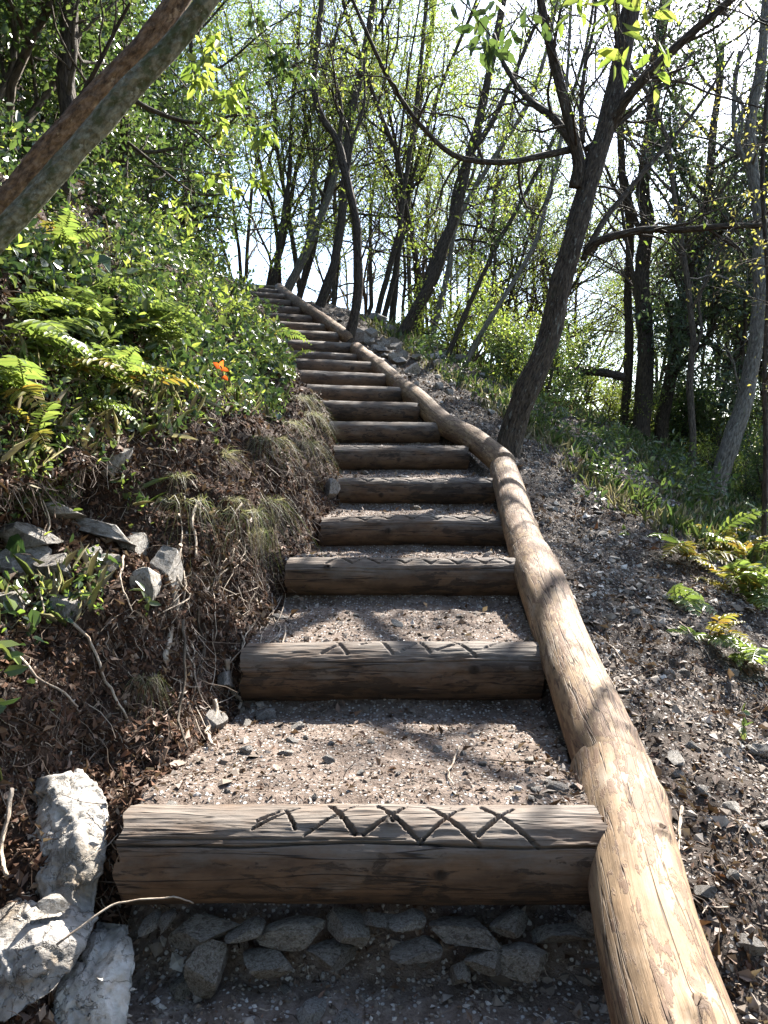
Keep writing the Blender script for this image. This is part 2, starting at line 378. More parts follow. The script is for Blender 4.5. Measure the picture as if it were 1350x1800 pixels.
KY = [1.2, 1.8, 2.15, 2.6, 3.3, 5.0, 8.0, 11.5, 15.5]
KL = [[(0, 0), (-.05, .0), (-.12, .0), (-.2, .0), (-.28, .0), (-.42, .05), (-.58, .4), (-.62, .70), (-.58, .82), (-.72, .98), (-1.25, 1.62), (-2.45, 3.0)],
      [(0, 0), (-.05, .0), (-.12, .0), (-.2, .0), (-.32, .03), (-.46, .22), (-.74, .46), (-.93, .64), (-.54, .83), (-.72, .98), (-1.25, 1.62), (-2.45, 3.0)],
      [(0, 0), (-.04, .02), (-.10, .03), (-.18, .06), (-.27, .12), (-.42, .40), (-.68, .52), (-.84, .68), (-.47, .85), (-.64, .99), (-1.2, 1.6), (-2.4, 3.0)],
      [(0, 0), (-.07, .12), (-.14, .26), (-.18, .39), (-.22, .49), (-.40, .56), (-.58, .62), (-.66, .74), (-.42, .86), (-.56, 1.0), (-1.1, 1.6), (-2.4, 3.0)],
      [(0, 0), (-.09, .15), (-.12, .32), (-.09, .46), (-.04, .56), (-.07, .65), (-.19, .74), (-.28, .84), (-.40, .97), (-.57, 1.14), (-1.1, 1.75), (-2.4, 3.1)],
      [(0, 0), (-.09, .12), (-.12, .25), (-.13, .36), (-.15, .46), (-.20, .55), (-.31, .65), (-.45, .75), (-.58, .9), (-.75, 1.08), (-1.3, 1.7), (-2.5, 3.05)],
      [(.06, 0), (.03, .14), (0, .25), (-.04, .36), (-.1, .46), (-.18, .56), (-.28, .66), (-.4, .78), (-.55, .9), (-.8, 1.0), (-1.35, 1.6), (-2.6, 3.0)],
      [(.16, 0), (.12, .15), (.08, .28), (.02, .40), (-.05, .5), (-.14, .6), (-.25, .7), (-.38, .82), (-.53, .95), (-.72, 1.1), (-1.35, 1.5), (-2.6, 2.8)],
      [(.1, 0), (.06, .1), (.02, .2), (-.03, .3), (-.1, .38), (-.18, .45), (-.28, .52), (-.4, .6), (-.55, .7), (-.75, .8), (-1.35, 1.0), (-2.6, 1.9)]]
KFAR = np.array([[(-4.2, 4.8), (-7.5, 8.0), (-15, 13), (-40, 24), (-150, 45), (-500, 70)]] * 8 + [[(-4.2, 3.0), (-7.5, 5.2), (-15, 9.5), (-40, 18), (-150, 40), (-500, 65)]])
KL = np.concatenate([np.array(KL), KFAR], 1)                      # keys x 18 x 2
LN = [8, 9, 10, 9, 8, 8, 8, 8, 9, 24, 34, 22, 22, 14, 10, 6, 4]       # subdivisions per interval
KR = np.array([(0, 0), (.12, -.06), (.25, -.11), (.5, -.15), (1.0, -.25), (1.8, -.5), (3, -.95), (5, -1.8), (9, -3.8), (16, -7.0), (40, -17), (120, -38), (500, -70)])
RN = [8, 9, 16, 26, 34, 34, 34, 26, 16, 10, 6, 4]

def build_terrain():
    ys = [-6, -4, -2.5, -1.2, -.4, .1]
    while ys[-1] < 17: ys.append(ys[-1] + max(.017, .0062 * ys[-1]))
    while ys[-1] < 700: ys.append(ys[-1] * 1.07)
    T = np.array(ys); n = len(T)
    # left columns (outermost first)
    L = np.zeros((n, KL.shape[1], 2))
    for k in range(KL.shape[1]):
        for c in range(2): L[:, k, c] = np.interp(T, KY, KL[:, k, c])
    cl = []
    for k, m in enumerate(LN):
        f = np.arange(m) / m
        cl.append(L[:, k, None, :] * (1 - f)[None, :, None] + L[:, k + 1, None, :] * f[None, :, None])
    cl.append(L[:, -1:, :]); Lc = np.concatenate(cl, 1)[:, ::-1]
    nl = Lc.shape[1]
    k5 = np.ones(5) / 5                                                 # round the profile's corners
    for c in range(2):
        Q = Lc[..., c]; E = np.pad(Q, ((0, 0), (2, 2)), mode='edge'); Lc[..., c][:, 30:-3] = sum(E[:, j:j + nl] for j in range(5))[:, 30:-3] / 5
    zr = Zref(T); trd = tread(T)
    fl = np.clip(-Lc[..., 0] / .10, 0, 1)
    zl = (trd[:, None] * (1 - fl) + (zr - .03)[:, None] * fl) + Lc[..., 1]
    ll = Lc[..., 0] - (LLEN + .02)
    # path columns
    npth = 74; lp = np.linspace(-(LLEN + .02), .0, npth)[None, 1:-1].repeat(n, 0); zp = trd[:, None].repeat(npth - 2, 1)
    cr = []
    for k, m in enumerate(RN):
        f = np.arange(m) / m; cr.append(KR[k][None] * (1 - f)[:, None] + KR[k + 1][None] * f[:, None])
    cr = np.concatenate(cr + [KR[-1:]]); nr = len(cr)
    lr = cr[:, 0][None].repeat(n, 0); zr_ = zr[:, None] + cr[:, 1][None]
    fr = np.clip(cr[:, 0] / .10, 0, 1)[None]; zr_ = zr_ * fr + (trd[:, None] + cr[:, 1][None]) * (1 - fr)
    ll_all = np.concatenate([ll, lp, lr], 1); z_all = np.concatenate([zl, zp, zr_], 1)
    soft = np.tanh((ll_all + .55) / 1.1) * 1.1
    X = Rx(T)[:, None] + ll_all; Y = T[:, None] + yawtan(T)[:, None] * (soft - np.tanh(.55 / 1.1) * 1.1)
    V = np.stack([X, Y, z_all], -1)
    # displacement along normals
    du = np.gradient(V, axis=1); dv = np.gradient(V, axis=0); N = unit(np.cross(du, dv))
    flat = V.reshape(-1, 3)
    big = fbm(flat * 1.3, 4, 5).reshape(n, -1); med = fbm(flat * np.array([6, 6, 5.]), 4, 9).reshape(n, -1); sm = fbm(flat * 30, 3, 21).reshape(n, -1)
    rid = 1 - np.abs(fbm(flat * np.array([14, 14, 9.]), 3, 31)).reshape(n, -1)
    col = np.arange(V.shape[1])
    ispath = ((col >= nl) & (col < nl + npth - 2))[None]
    edge = np.clip(np.minimum(np.abs(ll_all - 0), np.abs(ll_all + LLEN + .02)) / .12, 0, 1)
    left = (col < nl)[None]
    amp_b = np.where(ispath, .006, np.where(left, .06, .05) * edge); amp_m = np.where(ispath, .010, np.where(left, .05, .034) * (.3 + .7 * edge)); amp_s = np.where(ispath, .005, np.where(left, .012, .008))
    far = np.clip((np.abs(ll_all) - 3) / 10, 0, 1); amp_b = amp_b + far * .25
    D = big * amp_b + med * amp_m + sm * amp_s + np.where(left, (rid - .6) * .022 * edge, 0)
    V = V + N * D[..., None]
    return T, V, N, ll_all, nl, npth - 2
TT, TV, TN, TL, NL, NP = build_terrain()
NCOL = TV.shape[1]
def strip(name, c0, c1, mat, label_kind='structure'):
    sub = TV[:, c0:c1 + 1]; n, m = sub.shape[:2]
    i, j = np.meshgrid(np.arange(n - 1), np.arange(m - 1), indexing='ij')
    F = np.stack([i * m + j, i * m + j + 1, (i + 1) * m + j + 1, (i + 1) * m + j], -1).reshape(-1, 4)
    o = link(name, mesh(name, sub.reshape(-1, 3), [F], [mat])); tag(o, kind=label_kind); return o
strip('hillside', 0, NL, M['bank']); strip('path', NL, NL + NP, M['path']); strip('ground', NL + NP, NCOL - 1, M['slope'])
_i, _j = np.meshgrid(np.arange(len(TT) - 1), np.arange(NCOL - 1), indexing='ij')
_F = np.stack([_i * NCOL + _j, _i * NCOL + _j + 1, (_i + 1) * NCOL + _j + 1, (_i + 1) * NCOL + _j], -1).reshape(-1, 4)
BVH = BVHTree.FromPolygons([tuple(v) for v in TV.reshape(-1, 3).tolist()], _F.tolist())
def hit(px, py, off=0.0):
    d = ray(px, py).normalized(); loc, nrm, idx, dist = BVH.ray_cast(Vector((0, 0, 0)), d)
    if loc is None: return pt(px, py, 30), Vector((0, 0, 1))
    if nrm.z < 0: nrm = -nrm
    return loc + nrm * off, nrm
def drop(x, y, z0=60):
    loc, nrm, idx, dist = BVH.ray_cast(Vector((x, y, z0)), Vector((0, 0, -1)))
    return (loc, nrm) if loc is not None else (Vector((x, y, 0)), Vector((0, 0, 1)))
# cell areas for scattering
_a = TV[1:, 1:] - TV[:-1, :-1]; _b = TV[1:, :-1] - TV[:-1, 1:]; CELLA = .5 * np.linalg.norm(np.cross(_a, _b), axis=-1)
CT = .5 * (TT[1:] + TT[:-1])[:, None].repeat(NCOL - 1, 1); CL = .5 * (TL[:-1, 1:] + TL[:-1, :-1])
CCEN = .25 * (TV[1:, 1:] + TV[:-1, :-1] + TV[1:, :-1] + TV[:-1, 1:])
CDEP = np.linalg.norm(CCEN, axis=-1)
CU = np.where(CCEN[..., 1] > .3, np.abs(CCEN[..., 0]) / np.maximum(CCEN[..., 1], .3), 9)
INV = ((CU < .58) & (CCEN[..., 1] > .9)).astype(float)            # roughly what the photo could see
def scatter(rng, n, W):
    p = (CELLA * W).ravel(); p = p / p.sum(); c = rng.choice(len(p), n, p=p); i, j = c // (NCOL - 1), c % (NCOL - 1)
    u, v = rng.random(n)[:, None], rng.random(n)[:, None]
    P = (TV[i, j] * (1 - u) + TV[i, j + 1] * u) * (1 - v) + (TV[i + 1, j] * (1 - u) + TV[i + 1, j + 1] * u) * v
    return P, TN[i, j], c
ISP = (np.arange(NCOL - 1) >= NL) & (np.arange(NCOL - 1) < NL + NP); ISL = np.arange(NCOL - 1) < NL; ISR = np.arange(NCOL - 1) >= NL + NP

# ------------------------------------------------------------------ log steps
def log_mesh(Ln, r, nx, nk, seed, strokes=(), cracks=(), knots=(), bow=0.0):
    x = np.linspace(-Ln / 2, Ln / 2, nx); a = np.concatenate([np.linspace(R_(18), R_(106), int(nk * .6), endpoint=False), np.linspace(R_(106), R_(378), nk - int(nk * .6), endpoint=False)])
    X, A = np.meshgrid(x, a, indexing='ij')
    q = np.stack([X * 3 + seed * 11, np.cos(A) * 1.3, np.sin(A) * 1.3], -1)
    Rr = r * (1 + .026 * fbm(q, 3, seed)); q2 = np.stack([X * 9 + seed, np.cos(A) * 9, np.sin(A) * 9], -1); Rr = Rr + .0022 * fbm(q2, 3, seed + 3)
    S = A * r
    for (x0, a0, x1, a1, w, dp) in strokes:
        s0, s1 = a0 * r, a1 * r; dx, ds = x1 - x0, s1 - s0; L2 = dx * dx + ds * ds
        t = np.clip(((X - x0) * dx + (S - s0) * ds) / L2, 0, 1)
        d = np.hypot(X - x0 - t * dx, S - s0 - t * ds); d = d + .0017 * vnoise(np.stack([X * 190, S * 160, X * 0 + seed], -1), 4)
        prof = np.clip(2.4 * (1 - d / w), 0, 1); Rr = Rr - dp * prof * (.6 + .4 * np.sin(np.pi * t))
    for (x0, x1, a0, w, dp, sd) in cracks:
        am = a0 + .06 * fbm(np.stack([X * 2.5 + sd, X * 0, X * 0], -1), 3, sd)
        f = np.clip(np.minimum(X - x0, x1 - X) / .12, 0, 1); d = np.abs(np.mod(A - am + np.pi, 2 * np.pi) - np.pi) * r
        Rr = Rr - dp * np.clip(1 - d / (w * (.35 + .65 * f) + 1e-5), 0, 1) * (f > 0)
    for (kx, ka, kr) in knots:
        d = np.hypot(X - kx, (np.mod(A - ka + np.pi, 2 * np.pi) - np.pi) * r); Rr = Rr + .010 * np.exp(-(d / kr) ** 2) - .018 * np.exp(-(d / (kr * .42)) ** 2)
    je = .012 * fbm(np.stack([A[0] * 3, A[0] * 0 + seed, A[0] * 0], -1), 3, seed)
    Xg = X.copy(); Xg[0] += je; Xg[-1] += je[::-1]
    bw = bow * (X / (Ln / 2)) ** 2
    V = np.stack([Xg, -np.cos(A) * Rr, np.sin(A) * Rr + bw], -1).reshape(-1, 3)
    wood = np.stack([X + seed * 3.7, np.cos(A) * r, np.sin(A) * r], -1).reshape(-1, 3); kv = np.zeros_like(X)
    for (kx, ka, kr) in knots: kv = np.maximum(kv, np.exp(-(np.hypot((X - kx) * .7, (np.mod(A - ka + np.pi, 2 * np.pi) - np.pi) * r) / (kr * .7)) ** 2))
    i, j = np.meshgrid(np.arange(nx - 1), np.arange(nk), indexing='ij'); j2 = (j + 1) % nk
    F4 = np.stack([i * nk + j, i * nk + j2, (i + 1) * nk + j2, (i + 1) * nk + j], -1).reshape(-1, 4)
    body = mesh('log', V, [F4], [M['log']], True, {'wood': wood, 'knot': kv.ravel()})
    ends = []
    for e, row in ((0, 0), (1, nx - 1)):
        ring = V[row * nk:(row + 1) * nk]; sx = -1 if e == 0 else 1; c = ring.mean(0)
        rings = [ring]
        for f in (.9, .6, .3): rings.append(c + (ring - c) * f + np.array([sx * .002, 0, 0]) + np.outer(vnoise(ring * 60 * f, seed), [.003, 0, 0]))
        EV = np.vstack(rings + [c[None]]); jj = np.arange(nk); jn = (jj + 1) % nk; Fq = []
        for k in range(3):
            q = np.stack([k * nk + jj, k * nk + jn, (k + 1) * nk + jn, (k + 1) * nk + jj], -1); Fq.append(q if e else q[:, ::-1])
        Ft = np.stack([3 * nk + jj, 3 * nk + jn, np.full(nk, 4 * nk)], -1)
        ends.append(mesh('end_grain', EV, [np.concatenate(Fq), Ft if e else Ft[:, ::-1]], [M['end']], False, {'wood': EV + seed}))
    return body, ends
rg = np.random.default_rng(11)
def lx(px, n):                                     # photo x -> metres along log n, measured from its middle
    y, z, xr, r = LOGS[n]; return (px - 675) / 1350 * y - (xr - LLEN / 2)
def th1(py): return math.asin(max(-.98, min(.98, (1512 - py) / 82))) + R_(26)
S1 = [(447, 1473, 522, 1437), (455, 1458, 487, 1443), (500, 1440, 521, 1472), (538, 1484, 640, 1432), (575, 1433, 624, 1480), (640, 1481, 716, 1437), (664, 1436, 736, 1493),
      (736, 1496, 818, 1435), (752, 1435, 838, 1500), (838, 1482, 905, 1437), (850, 1434, 880, 1452), (884, 1454, 938, 1503)]
strokes1 = [(lx(a, 0), th1(b), lx(c, 0), th1(d), .0052 * rg.uniform(.7, 1.3), .022 * rg.uniform(.6, 1.25)) for a, b, c, d in S1]
def zigzag(n, x0, x1, step, alo, ahi, w=.0058, dp=.013, cross=False):
    out = []; x = x0; k = 0
    while x < x1:
        xa, xb = lx(x, n), lx(x + step * .5, n); j = rg.uniform(-.06, .06)
        out.append((xa, alo + j, xb, ahi, w, dp)); xc = lx(x + step * .5 - step * .04, n); xd = lx(x + step * .95, n)
        out.append((xc, ahi, xd, alo - j, w, dp)); x += step; k += 1
    return out
strokes = {0: strokes1,
           1: [(lx(a, 1), R_(b), lx(c, 1), R_(d), .007, .009) for a, b, c, d in [(568, 52, 612, 92), (590, 95, 612, 50), (635, 78, 670, 96), (668, 94, 690, 50), (705, 55, 745, 92), (735, 95, 755, 52), (768, 58, 822, 90), (795, 98, 833, 42), (850, 60, 880, 92)]],
           2: zigzag(2, 575, 890, 46, R_(52), R_(88)), 3: zigzag(3, 600, 870, 42, R_(50), R_(84)), 4: zigzag(4, 612, 850, 36, R_(50), R_(80), .007, .009), 5: zigzag(5, 600, 800, 34, R_(52), R_(78), .006, .007)}
LOGLAB = ['lowest log step, with deep crosses carved along its sunlit top', 'second log step from the bottom, grey top with faint chipped crosses and a round knot',
          'third log step from the bottom, with seven carved chevrons along its upper edge', 'fourth log step from the bottom, slightly bowed, with a row of carved zigzag cuts',
          'fifth log step from the bottom, ending at a round grey boulder', 'sixth log step from the bottom, just below the bend of the side rail',
          'seventh log step from the bottom, dark and rough with a ragged grey top', 'eighth log step from the bottom, under overhanging grass', 'ninth log step from the bottom',
          'tenth log step from the bottom', 'eleventh log step from the bottom', 'twelfth log step from the bottom, thin, below a thick one', 'thirteenth log step from the bottom, thick, level with the twisted slim tree',
          'eighth log step from the top of the stairs', 'seventh log step from the top of the stairs', 'sixth log step from the top of the stairs', 'fifth log step from the top of the stairs',
          'fourth log step from the top of the stairs', 'third log step from the top of the stairs', 'second log step from the top of the stairs', 'topmost log step of the stairs below the trees']
res = [(420, 140), (280, 110), (240, 84), (210, 76), (170, 66), (120, 56)]
for n, (y, z, xr, r) in enumerate(LOGS):
    nx, nk = res[n] if n < 6 else (50, 28)
    cr = [(-.62, .62, R_(36), .0042, .016, 3), (-.6, .1, R_(41), .003, .010, 8), (-.5, .6, R_(12), .002, .005, 5)] if n == 0 else [(-.7, .7, R_(8), .0035, .012, n + 2), (-.3, .7, R_(30), .003, .007, n + 9), (-.7, -.1, R_(22), .003, .008, n + 5)] if n < 8 else []
    kn = [(lx(690, 0), R_(66), .016), (lx(770, 0), R_(2), .014)] if n == 0 else [(lx(829, 1), R_(15), .018)] if n == 1 else [(rg.uniform(-.4, .4), rg.uniform(-.3, .8), .016)]
    ln = LLEN if n not in (0,) else 1.15
    body, ends = log_mesh(ln, r, nx, nk, n + 2, strokes.get(n, ()), cr, kn, -.018 if n == 3 else 0)
    yt = float(yawtan(y)); yaw = math.atan(yt)
    c = (xr - ln / 2 * math.cos(yaw), y - ln / 2 * math.sin(yaw), z)
    o = link('log_step', body, None, c, (0, rg.uniform(-.006, .006), yaw)); tag(o, LOGLAB[n], 'log step', 'log steps of the stairway')
    for e in ends: link('end_grain', e, o)

# ------------------------------------------------------------------ the peeled log rail along the right edge
RAILS = [([(.47, .45, -1.22), (.535, 1.4, -1.0), (.605, 1.86, -.905), (.66, 2.2, -.835)], .112, 'lowest and nearest length of the peeled side rail, orange brown with a torn knot end'),
         ([(.655, 2.13, -.83), (.70, 2.9, -.665), (.735, 3.5, -.51), (.77, 4.06, -.39)], .108, 'second length of the side rail, bleached white by sun beside the second log step'),
         ([(.765, 4.02, -.385), (.82, 4.7, -.25), (.90, 5.5, -.06), (.955, 6.2, .115)], .105, 'third length of the side rail, pale and curving up to the bend'),
         ([(.965, 6.14, .135), (.80, 6.9, .37), (.58, 7.5, .56), (.38, 8.05, .83), (.19, 8.7, 1.06)], .108, 'fourth length of the side rail, climbing left from the bend'),
         ([(.18, 8.72, 1.075), (.02, 9.25, 1.29), (-.10, 9.7, 1.46)], .102, 'short length of the side rail with two notched joints'),
         ([(-.11, 9.74, 1.475), (-.28, 10.4, 1.69), (-.40, 10.95, 1.87)], .10, 'short length of the side rail ending below the twisted slim tree'),
         ([(-.53, 11.2, 2.07), (-.9, 12.0, 2.46), (-1.4, 13.0, 2.95), (-1.88, 14.4, 3.5), (-2.05, 15.15, 3.76)], .10, 'highest length of the side rail, above the twisted slim tree')]
KN = {0: [(1.60, 1.25, .030), (1.40, .55, .012), (.9, .2, .014)], 1: [(.30, .2, .016), (.12, .7, .013), (1.2, .0, .012), (1.7, .9, .014)], 2: [(.6, 1.6, .02), (1.2, 1.1, .02), (2.0, 1.8, .022)]}
for n, (pts, r, lab) in enumerate(RAILS):
    ns, k = [(190, 72), (190, 64), (150, 56), (130, 40), (50, 32), (50, 32), (110, 28)][n]
    P = smoothpath(pts, ns); d = np.linspace(0, 1, ns)
    rr = r * (1 + .012 * np.sin(d * 9 + n)) * np.interp(d, [0, .012, .06, .9, .985, 1], [.86, .93, .985, 1.03, 1.02, .95])
    knots = KN.get(n, [(rg.uniform(.2, .8) * (2 if n in (3, 6) else .7), rg.uniform(.6, 2.4), .02) for _ in range(2)])
    def rm(L, a, RR, knots=knots, r=r):
        out = 0
        for kx, ka, kr in knots:
            dd = np.hypot(L - kx, (np.mod(a - ka + math.pi, 2 * math.pi) - math.pi) * r); out = out + .017 * np.exp(-(dd / (kr * 1.6)) ** 2) - .034 * np.exp(-(dd / (kr * .5)) ** 2)
        return out
    V, F, A = tube(P, rr, k, True, .045, n + 40, n * 5.3, rm, 6)
    Lr = np.concatenate([[0], np.cumsum(np.linalg.norm(np.diff(P, axis=0), axis=1))])[:, None]; ar = (np.arange(k) * 2 * np.pi / k)[None]; kv = np.zeros((ns, k))
    for kx, ka, kr in knots: kv = np.maximum(kv, np.exp(-(np.hypot((Lr - kx) * .75, (np.mod(ar - ka + np.pi, 2 * np.pi) - np.pi) * r) / (kr * .75)) ** 2))
    A['knot'] = np.concatenate([kv.ravel(), [0, 0]])
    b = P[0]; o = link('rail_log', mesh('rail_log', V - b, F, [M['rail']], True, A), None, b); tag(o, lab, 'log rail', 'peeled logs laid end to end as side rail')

# ------------------------------------------------------------------ rocks
def rock_base(seed, sub, flat=1.0, cuts=9, rough=.10, mat='rock'):
    import bmesh
    bm = bmesh.new(); bmesh.ops.create_icosphere(bm, subdivisions=sub, radius=1.0)
    V = np.array([v.co[:] for v in bm.verts]); F = np.array([[v.index for v in f.verts] for f in bm.faces]); bm.free()
    g = np.random.default_rng(seed); N = unit(g.normal(size=(cuts, 3))); d = g.uniform(.38, .74, cuts)
    for nn, dd in zip(N, d):
        h = V @ nn - dd; V = V - np.outer(np.clip(h, 0, None), nn)
    V = V * (1 + rough * fbm(V * 1.9, 3, seed) )[:, None]
    if sub >= 4: V = V * (1 + rough * .25 * fbm(V * 9, 3, seed + 2))[:, None]
    V[:, 2] *= flat; V /= np.abs(V[:, :2]).max()
    return mesh('stone', V, [F], [M[mat]], sub >= 4)
SMALL = {m: [rock_base(100 + i, 2, [.75, .5, .6, .42, .8, .55][i], 9, .05, m) for i in range(6)] for m in ('rock', 'rock_d', 'rock_b')}
MID = {m: [rock_base(200 + i, 3, [.7, .5, .62, .8][i], 13, .06, m) for i in range(4)] for m in ('rock', 'rock_d', 'rock_b')}
def block(seed, flat, mat):
    import bmesh
    bm = bmesh.new(); bmesh.ops.create_icosphere(bm, subdivisions=3, radius=1.0); V = np.array([v.co[:] for v in bm.verts]); F = np.array([[v.index for v in f.verts] for f in bm.faces]); bm.free()
    g = np.random.default_rng(seed); Q = np.array(Euler((g.uniform(-.4, .4), g.uniform(-.4, .4), g.uniform(0, 6))).to_matrix())
    N = np.vstack([Q, -Q, unit(g.normal(size=(5, 3)))]) + g.normal(size=(11, 3)) * .12; N = unit(N); d = np.concatenate([g.uniform(.42, .62, 6), g.uniform(.5, .8, 5)])
    for nn, dd in zip(N, d): V = V - np.outer(np.clip(V @ nn - dd, 0, None), nn)
    V = V * (1 + .035 * fbm(V * 4, 3, seed))[:, None]; V[:, 2] *= flat; V /= np.abs(V[:, :2]).max()
    return mesh('stone', V, [F], [M[mat]], False)
BLK = {m: [block(700 + i, [.7, .55, .85, .6, .75][i], m) for i in range(5)] for m in ('rock', 'rock_d', 'rock_b')}
def stone(loc, size, lab, group=None, lib=SMALL, mat='rock', rng=rg, rot=None, name='stone', sq=None):
    me = lib[mat][rng.integers(len(lib[mat]))]
    rot = rot or (rng.uniform(-.25, .25), rng.uniform(-.25, .25), rng.uniform(0, 6.28))
    sq = sq or (size * rng.uniform(.8, 1.2), size * rng.uniform(.65, 1.0), size * rng.uniform(.8, 1.1))
    o = link(name, me, None, loc, rot, sq); return tag(o, lab, name if name != 'stone' else 'stone', group)

# big outcrop rocks by the lowest step
def outcrop(pix, depths, thick, seed, lab, sub=8, back=.25):
    """a boulder round the outline given by photo points with their distances"""
    import bmesh
    bm = bmesh.new(); P = [pt(a, b, d) for (a, b), d in zip(pix, depths)]
    c = sum(P, Vector()) / len(P)
    for p in P: bm.verts.new(p); 
    for p in P: bm.verts.new(c + (p - c) * .93 + Vector((-.75, .66, -.25)).normalized() * back)
    bm.verts.new(c + Vector((.55, -.75, .25)).normalized() * thick)
    bmesh.ops.convex_hull(bm, input=bm.verts[:]); bmesh.ops.delete(bm, geom=[v for v in bm.verts if not v.link_faces], context='VERTS')
    bmesh.ops.triangulate(bm, faces=bm.faces[:])
    for _ in range(sub):
        es = [e for e in bm.edges if e.calc_length() > .0085]
        if not es or len(bm.faces) > 40000: break
        bmesh.ops.subdivide_edges(bm, edges=es, cuts=1, use_grid_fill=False); bmesh.ops.triangulate(bm, faces=[f for f in bm.faces if len(f.verts) > 3])
    for _ in range(1): bmesh.ops.smooth_vert(bm, verts=bm.verts[:], factor=.5, use_axis_x=True, use_axis_y=True, use_axis_z=True)
    V = np.array([v.co[:] for v in bm.verts]); bm.normal_update(); N = np.array([v.normal[:] for v in bm.verts]); F = np.array([[v.index for v in f.verts] for f in bm.faces]); bm.free()
    W_ = V + .05 * np.stack([fbm(V * 7 + 9 * q, 3, seed + q) for q in range(3)], -1)
    cell = np.floor(W_ @ np.array([[1, .2, .1], [-.3, 1, .2], [.1, -.4, 1]]) * 9.0); hh = _h(*(cell[:, q].astype(np.int64) & 0xFFFFFFFF for q in range(3)), seed)
    D = .008 * fbm(V * 6, 3, seed) + .010 * hh - .006 * np.clip(1 - np.abs(fbm(V * 8, 3, seed + 5)) / .07, 0, 1) - .012 * np.clip(fbm(V * 26, 2, seed + 7) - .45, 0, 1) + .0022 * fbm(V * 55, 3, seed + 9)
    V = V + N * D[:, None]; b = np.array(c)
    o = link('boulder', mesh('boulder', V - b, [F], [M['rock']], True), None, c); return tag(o, lab, 'boulder')
outcrop([(88, 1368), (150, 1358), (188, 1405), (188, 1500), (168, 1610), (105, 1640), (60, 1545), (72, 1450), (135, 1470)],
        [2.06, 2.08, 2.0, 1.88, 1.78, 1.74, 1.82, 1.94, 1.86], .02, 3, 'large whitish limestone outcrop leaning beside the left end of the lowest log step')
outcrop([(-10, 1612), (45, 1580), (110, 1605), (172, 1612), (150, 1660), (98, 1745), (10, 1800), (-70, 1790), (-60, 1680), (60, 1660)], [1.76, 1.78, 1.74, 1.75, 1.68, 1.60, 1.55, 1.58, 1.66, 1.62], .02, 5, 'broad white limestone block filling the lower left corner under the tall outcrop')
outcrop([(172, 1648), (228, 1622), (242, 1690), (228, 1790), (215, 1880), (110, 1880), (118, 1760), (180, 1720)], [1.76, 1.78, 1.70, 1.60, 1.53, 1.53, 1.62, 1.62], .02, 8,
        'pale limestone block at the lower left, nearer than the big outcrop', 8, .14)
for (a, b, z, s_, lab, rot) in [(48, 1470, 1.98, .058, 'small white knobbly rock leaning on the left side of the big outcrop', None), (38, 1520, 1.9, .04, 'small greenish grey rock just under the knobbly white one', None),
                           (95, 1588, 1.72, .04, 'small pale chip rock on the face of the big outcrop', None)]:
    stone(pt(a, b, z), s_, lab, None, MID, 'rock', rg, rot, 'rock')
# stones packed under the lowest log
U = [(350, 1640, .088, .046), (440, 1632, .05, .03), (525, 1632, .092, .042), (612, 1628, .046, .034), (668, 1618, .05, .028), (722, 1616, .05, .028), (818, 1638, .088, .046), (900, 1618, .05, .03), (992, 1640, .085, .042), (1045, 1618, .045, .03),
     (925, 1682, .075, .05), (862, 1680, .055, .034), (365, 1700, .045, .05), (268, 1618, .024, .02), (296, 1612, .022, .02), (322, 1740, .03, .045), (808, 1712, .024, .045), (740, 1668, .07, .034), (470, 1692, .055, .03), (590, 1672, .06, .028)]
for k, (a, b, sx, sz) in enumerate(U):
    zz = 1.80 if b < 1650 else 1.755; jit = rg.uniform(-.012, .012); zz += jit
    o = link('stone', (MID['rock_b'][k % 4] if k % 3 else BLK['rock_b'][k % 5]), None, pt(a, b, zz), (rg.uniform(-.12, .12), rg.uniform(-.22, .22), rg.uniform(-.15, .15) + (math.pi if k % 2 else 0)), (sx * 1.12, .055, sz * 1.2)); tag(o, 'dark earthy stone packed in the shade under the lowest log step', 'stone', 'stones packed under the lowest log step')
for k, (a, b, sz) in enumerate([(545, 1785, .05), (612, 1795, .045), (735, 1690, .022), (500, 1740, .02), (640, 1752, .012), (575, 1745, .01)]):
    p, nn = hit(a, b); stone(p, sz, 'grey stone on the dark ground in front of the lowest log step', 'stones on the ground before the lowest log', MID, 'rock_d')
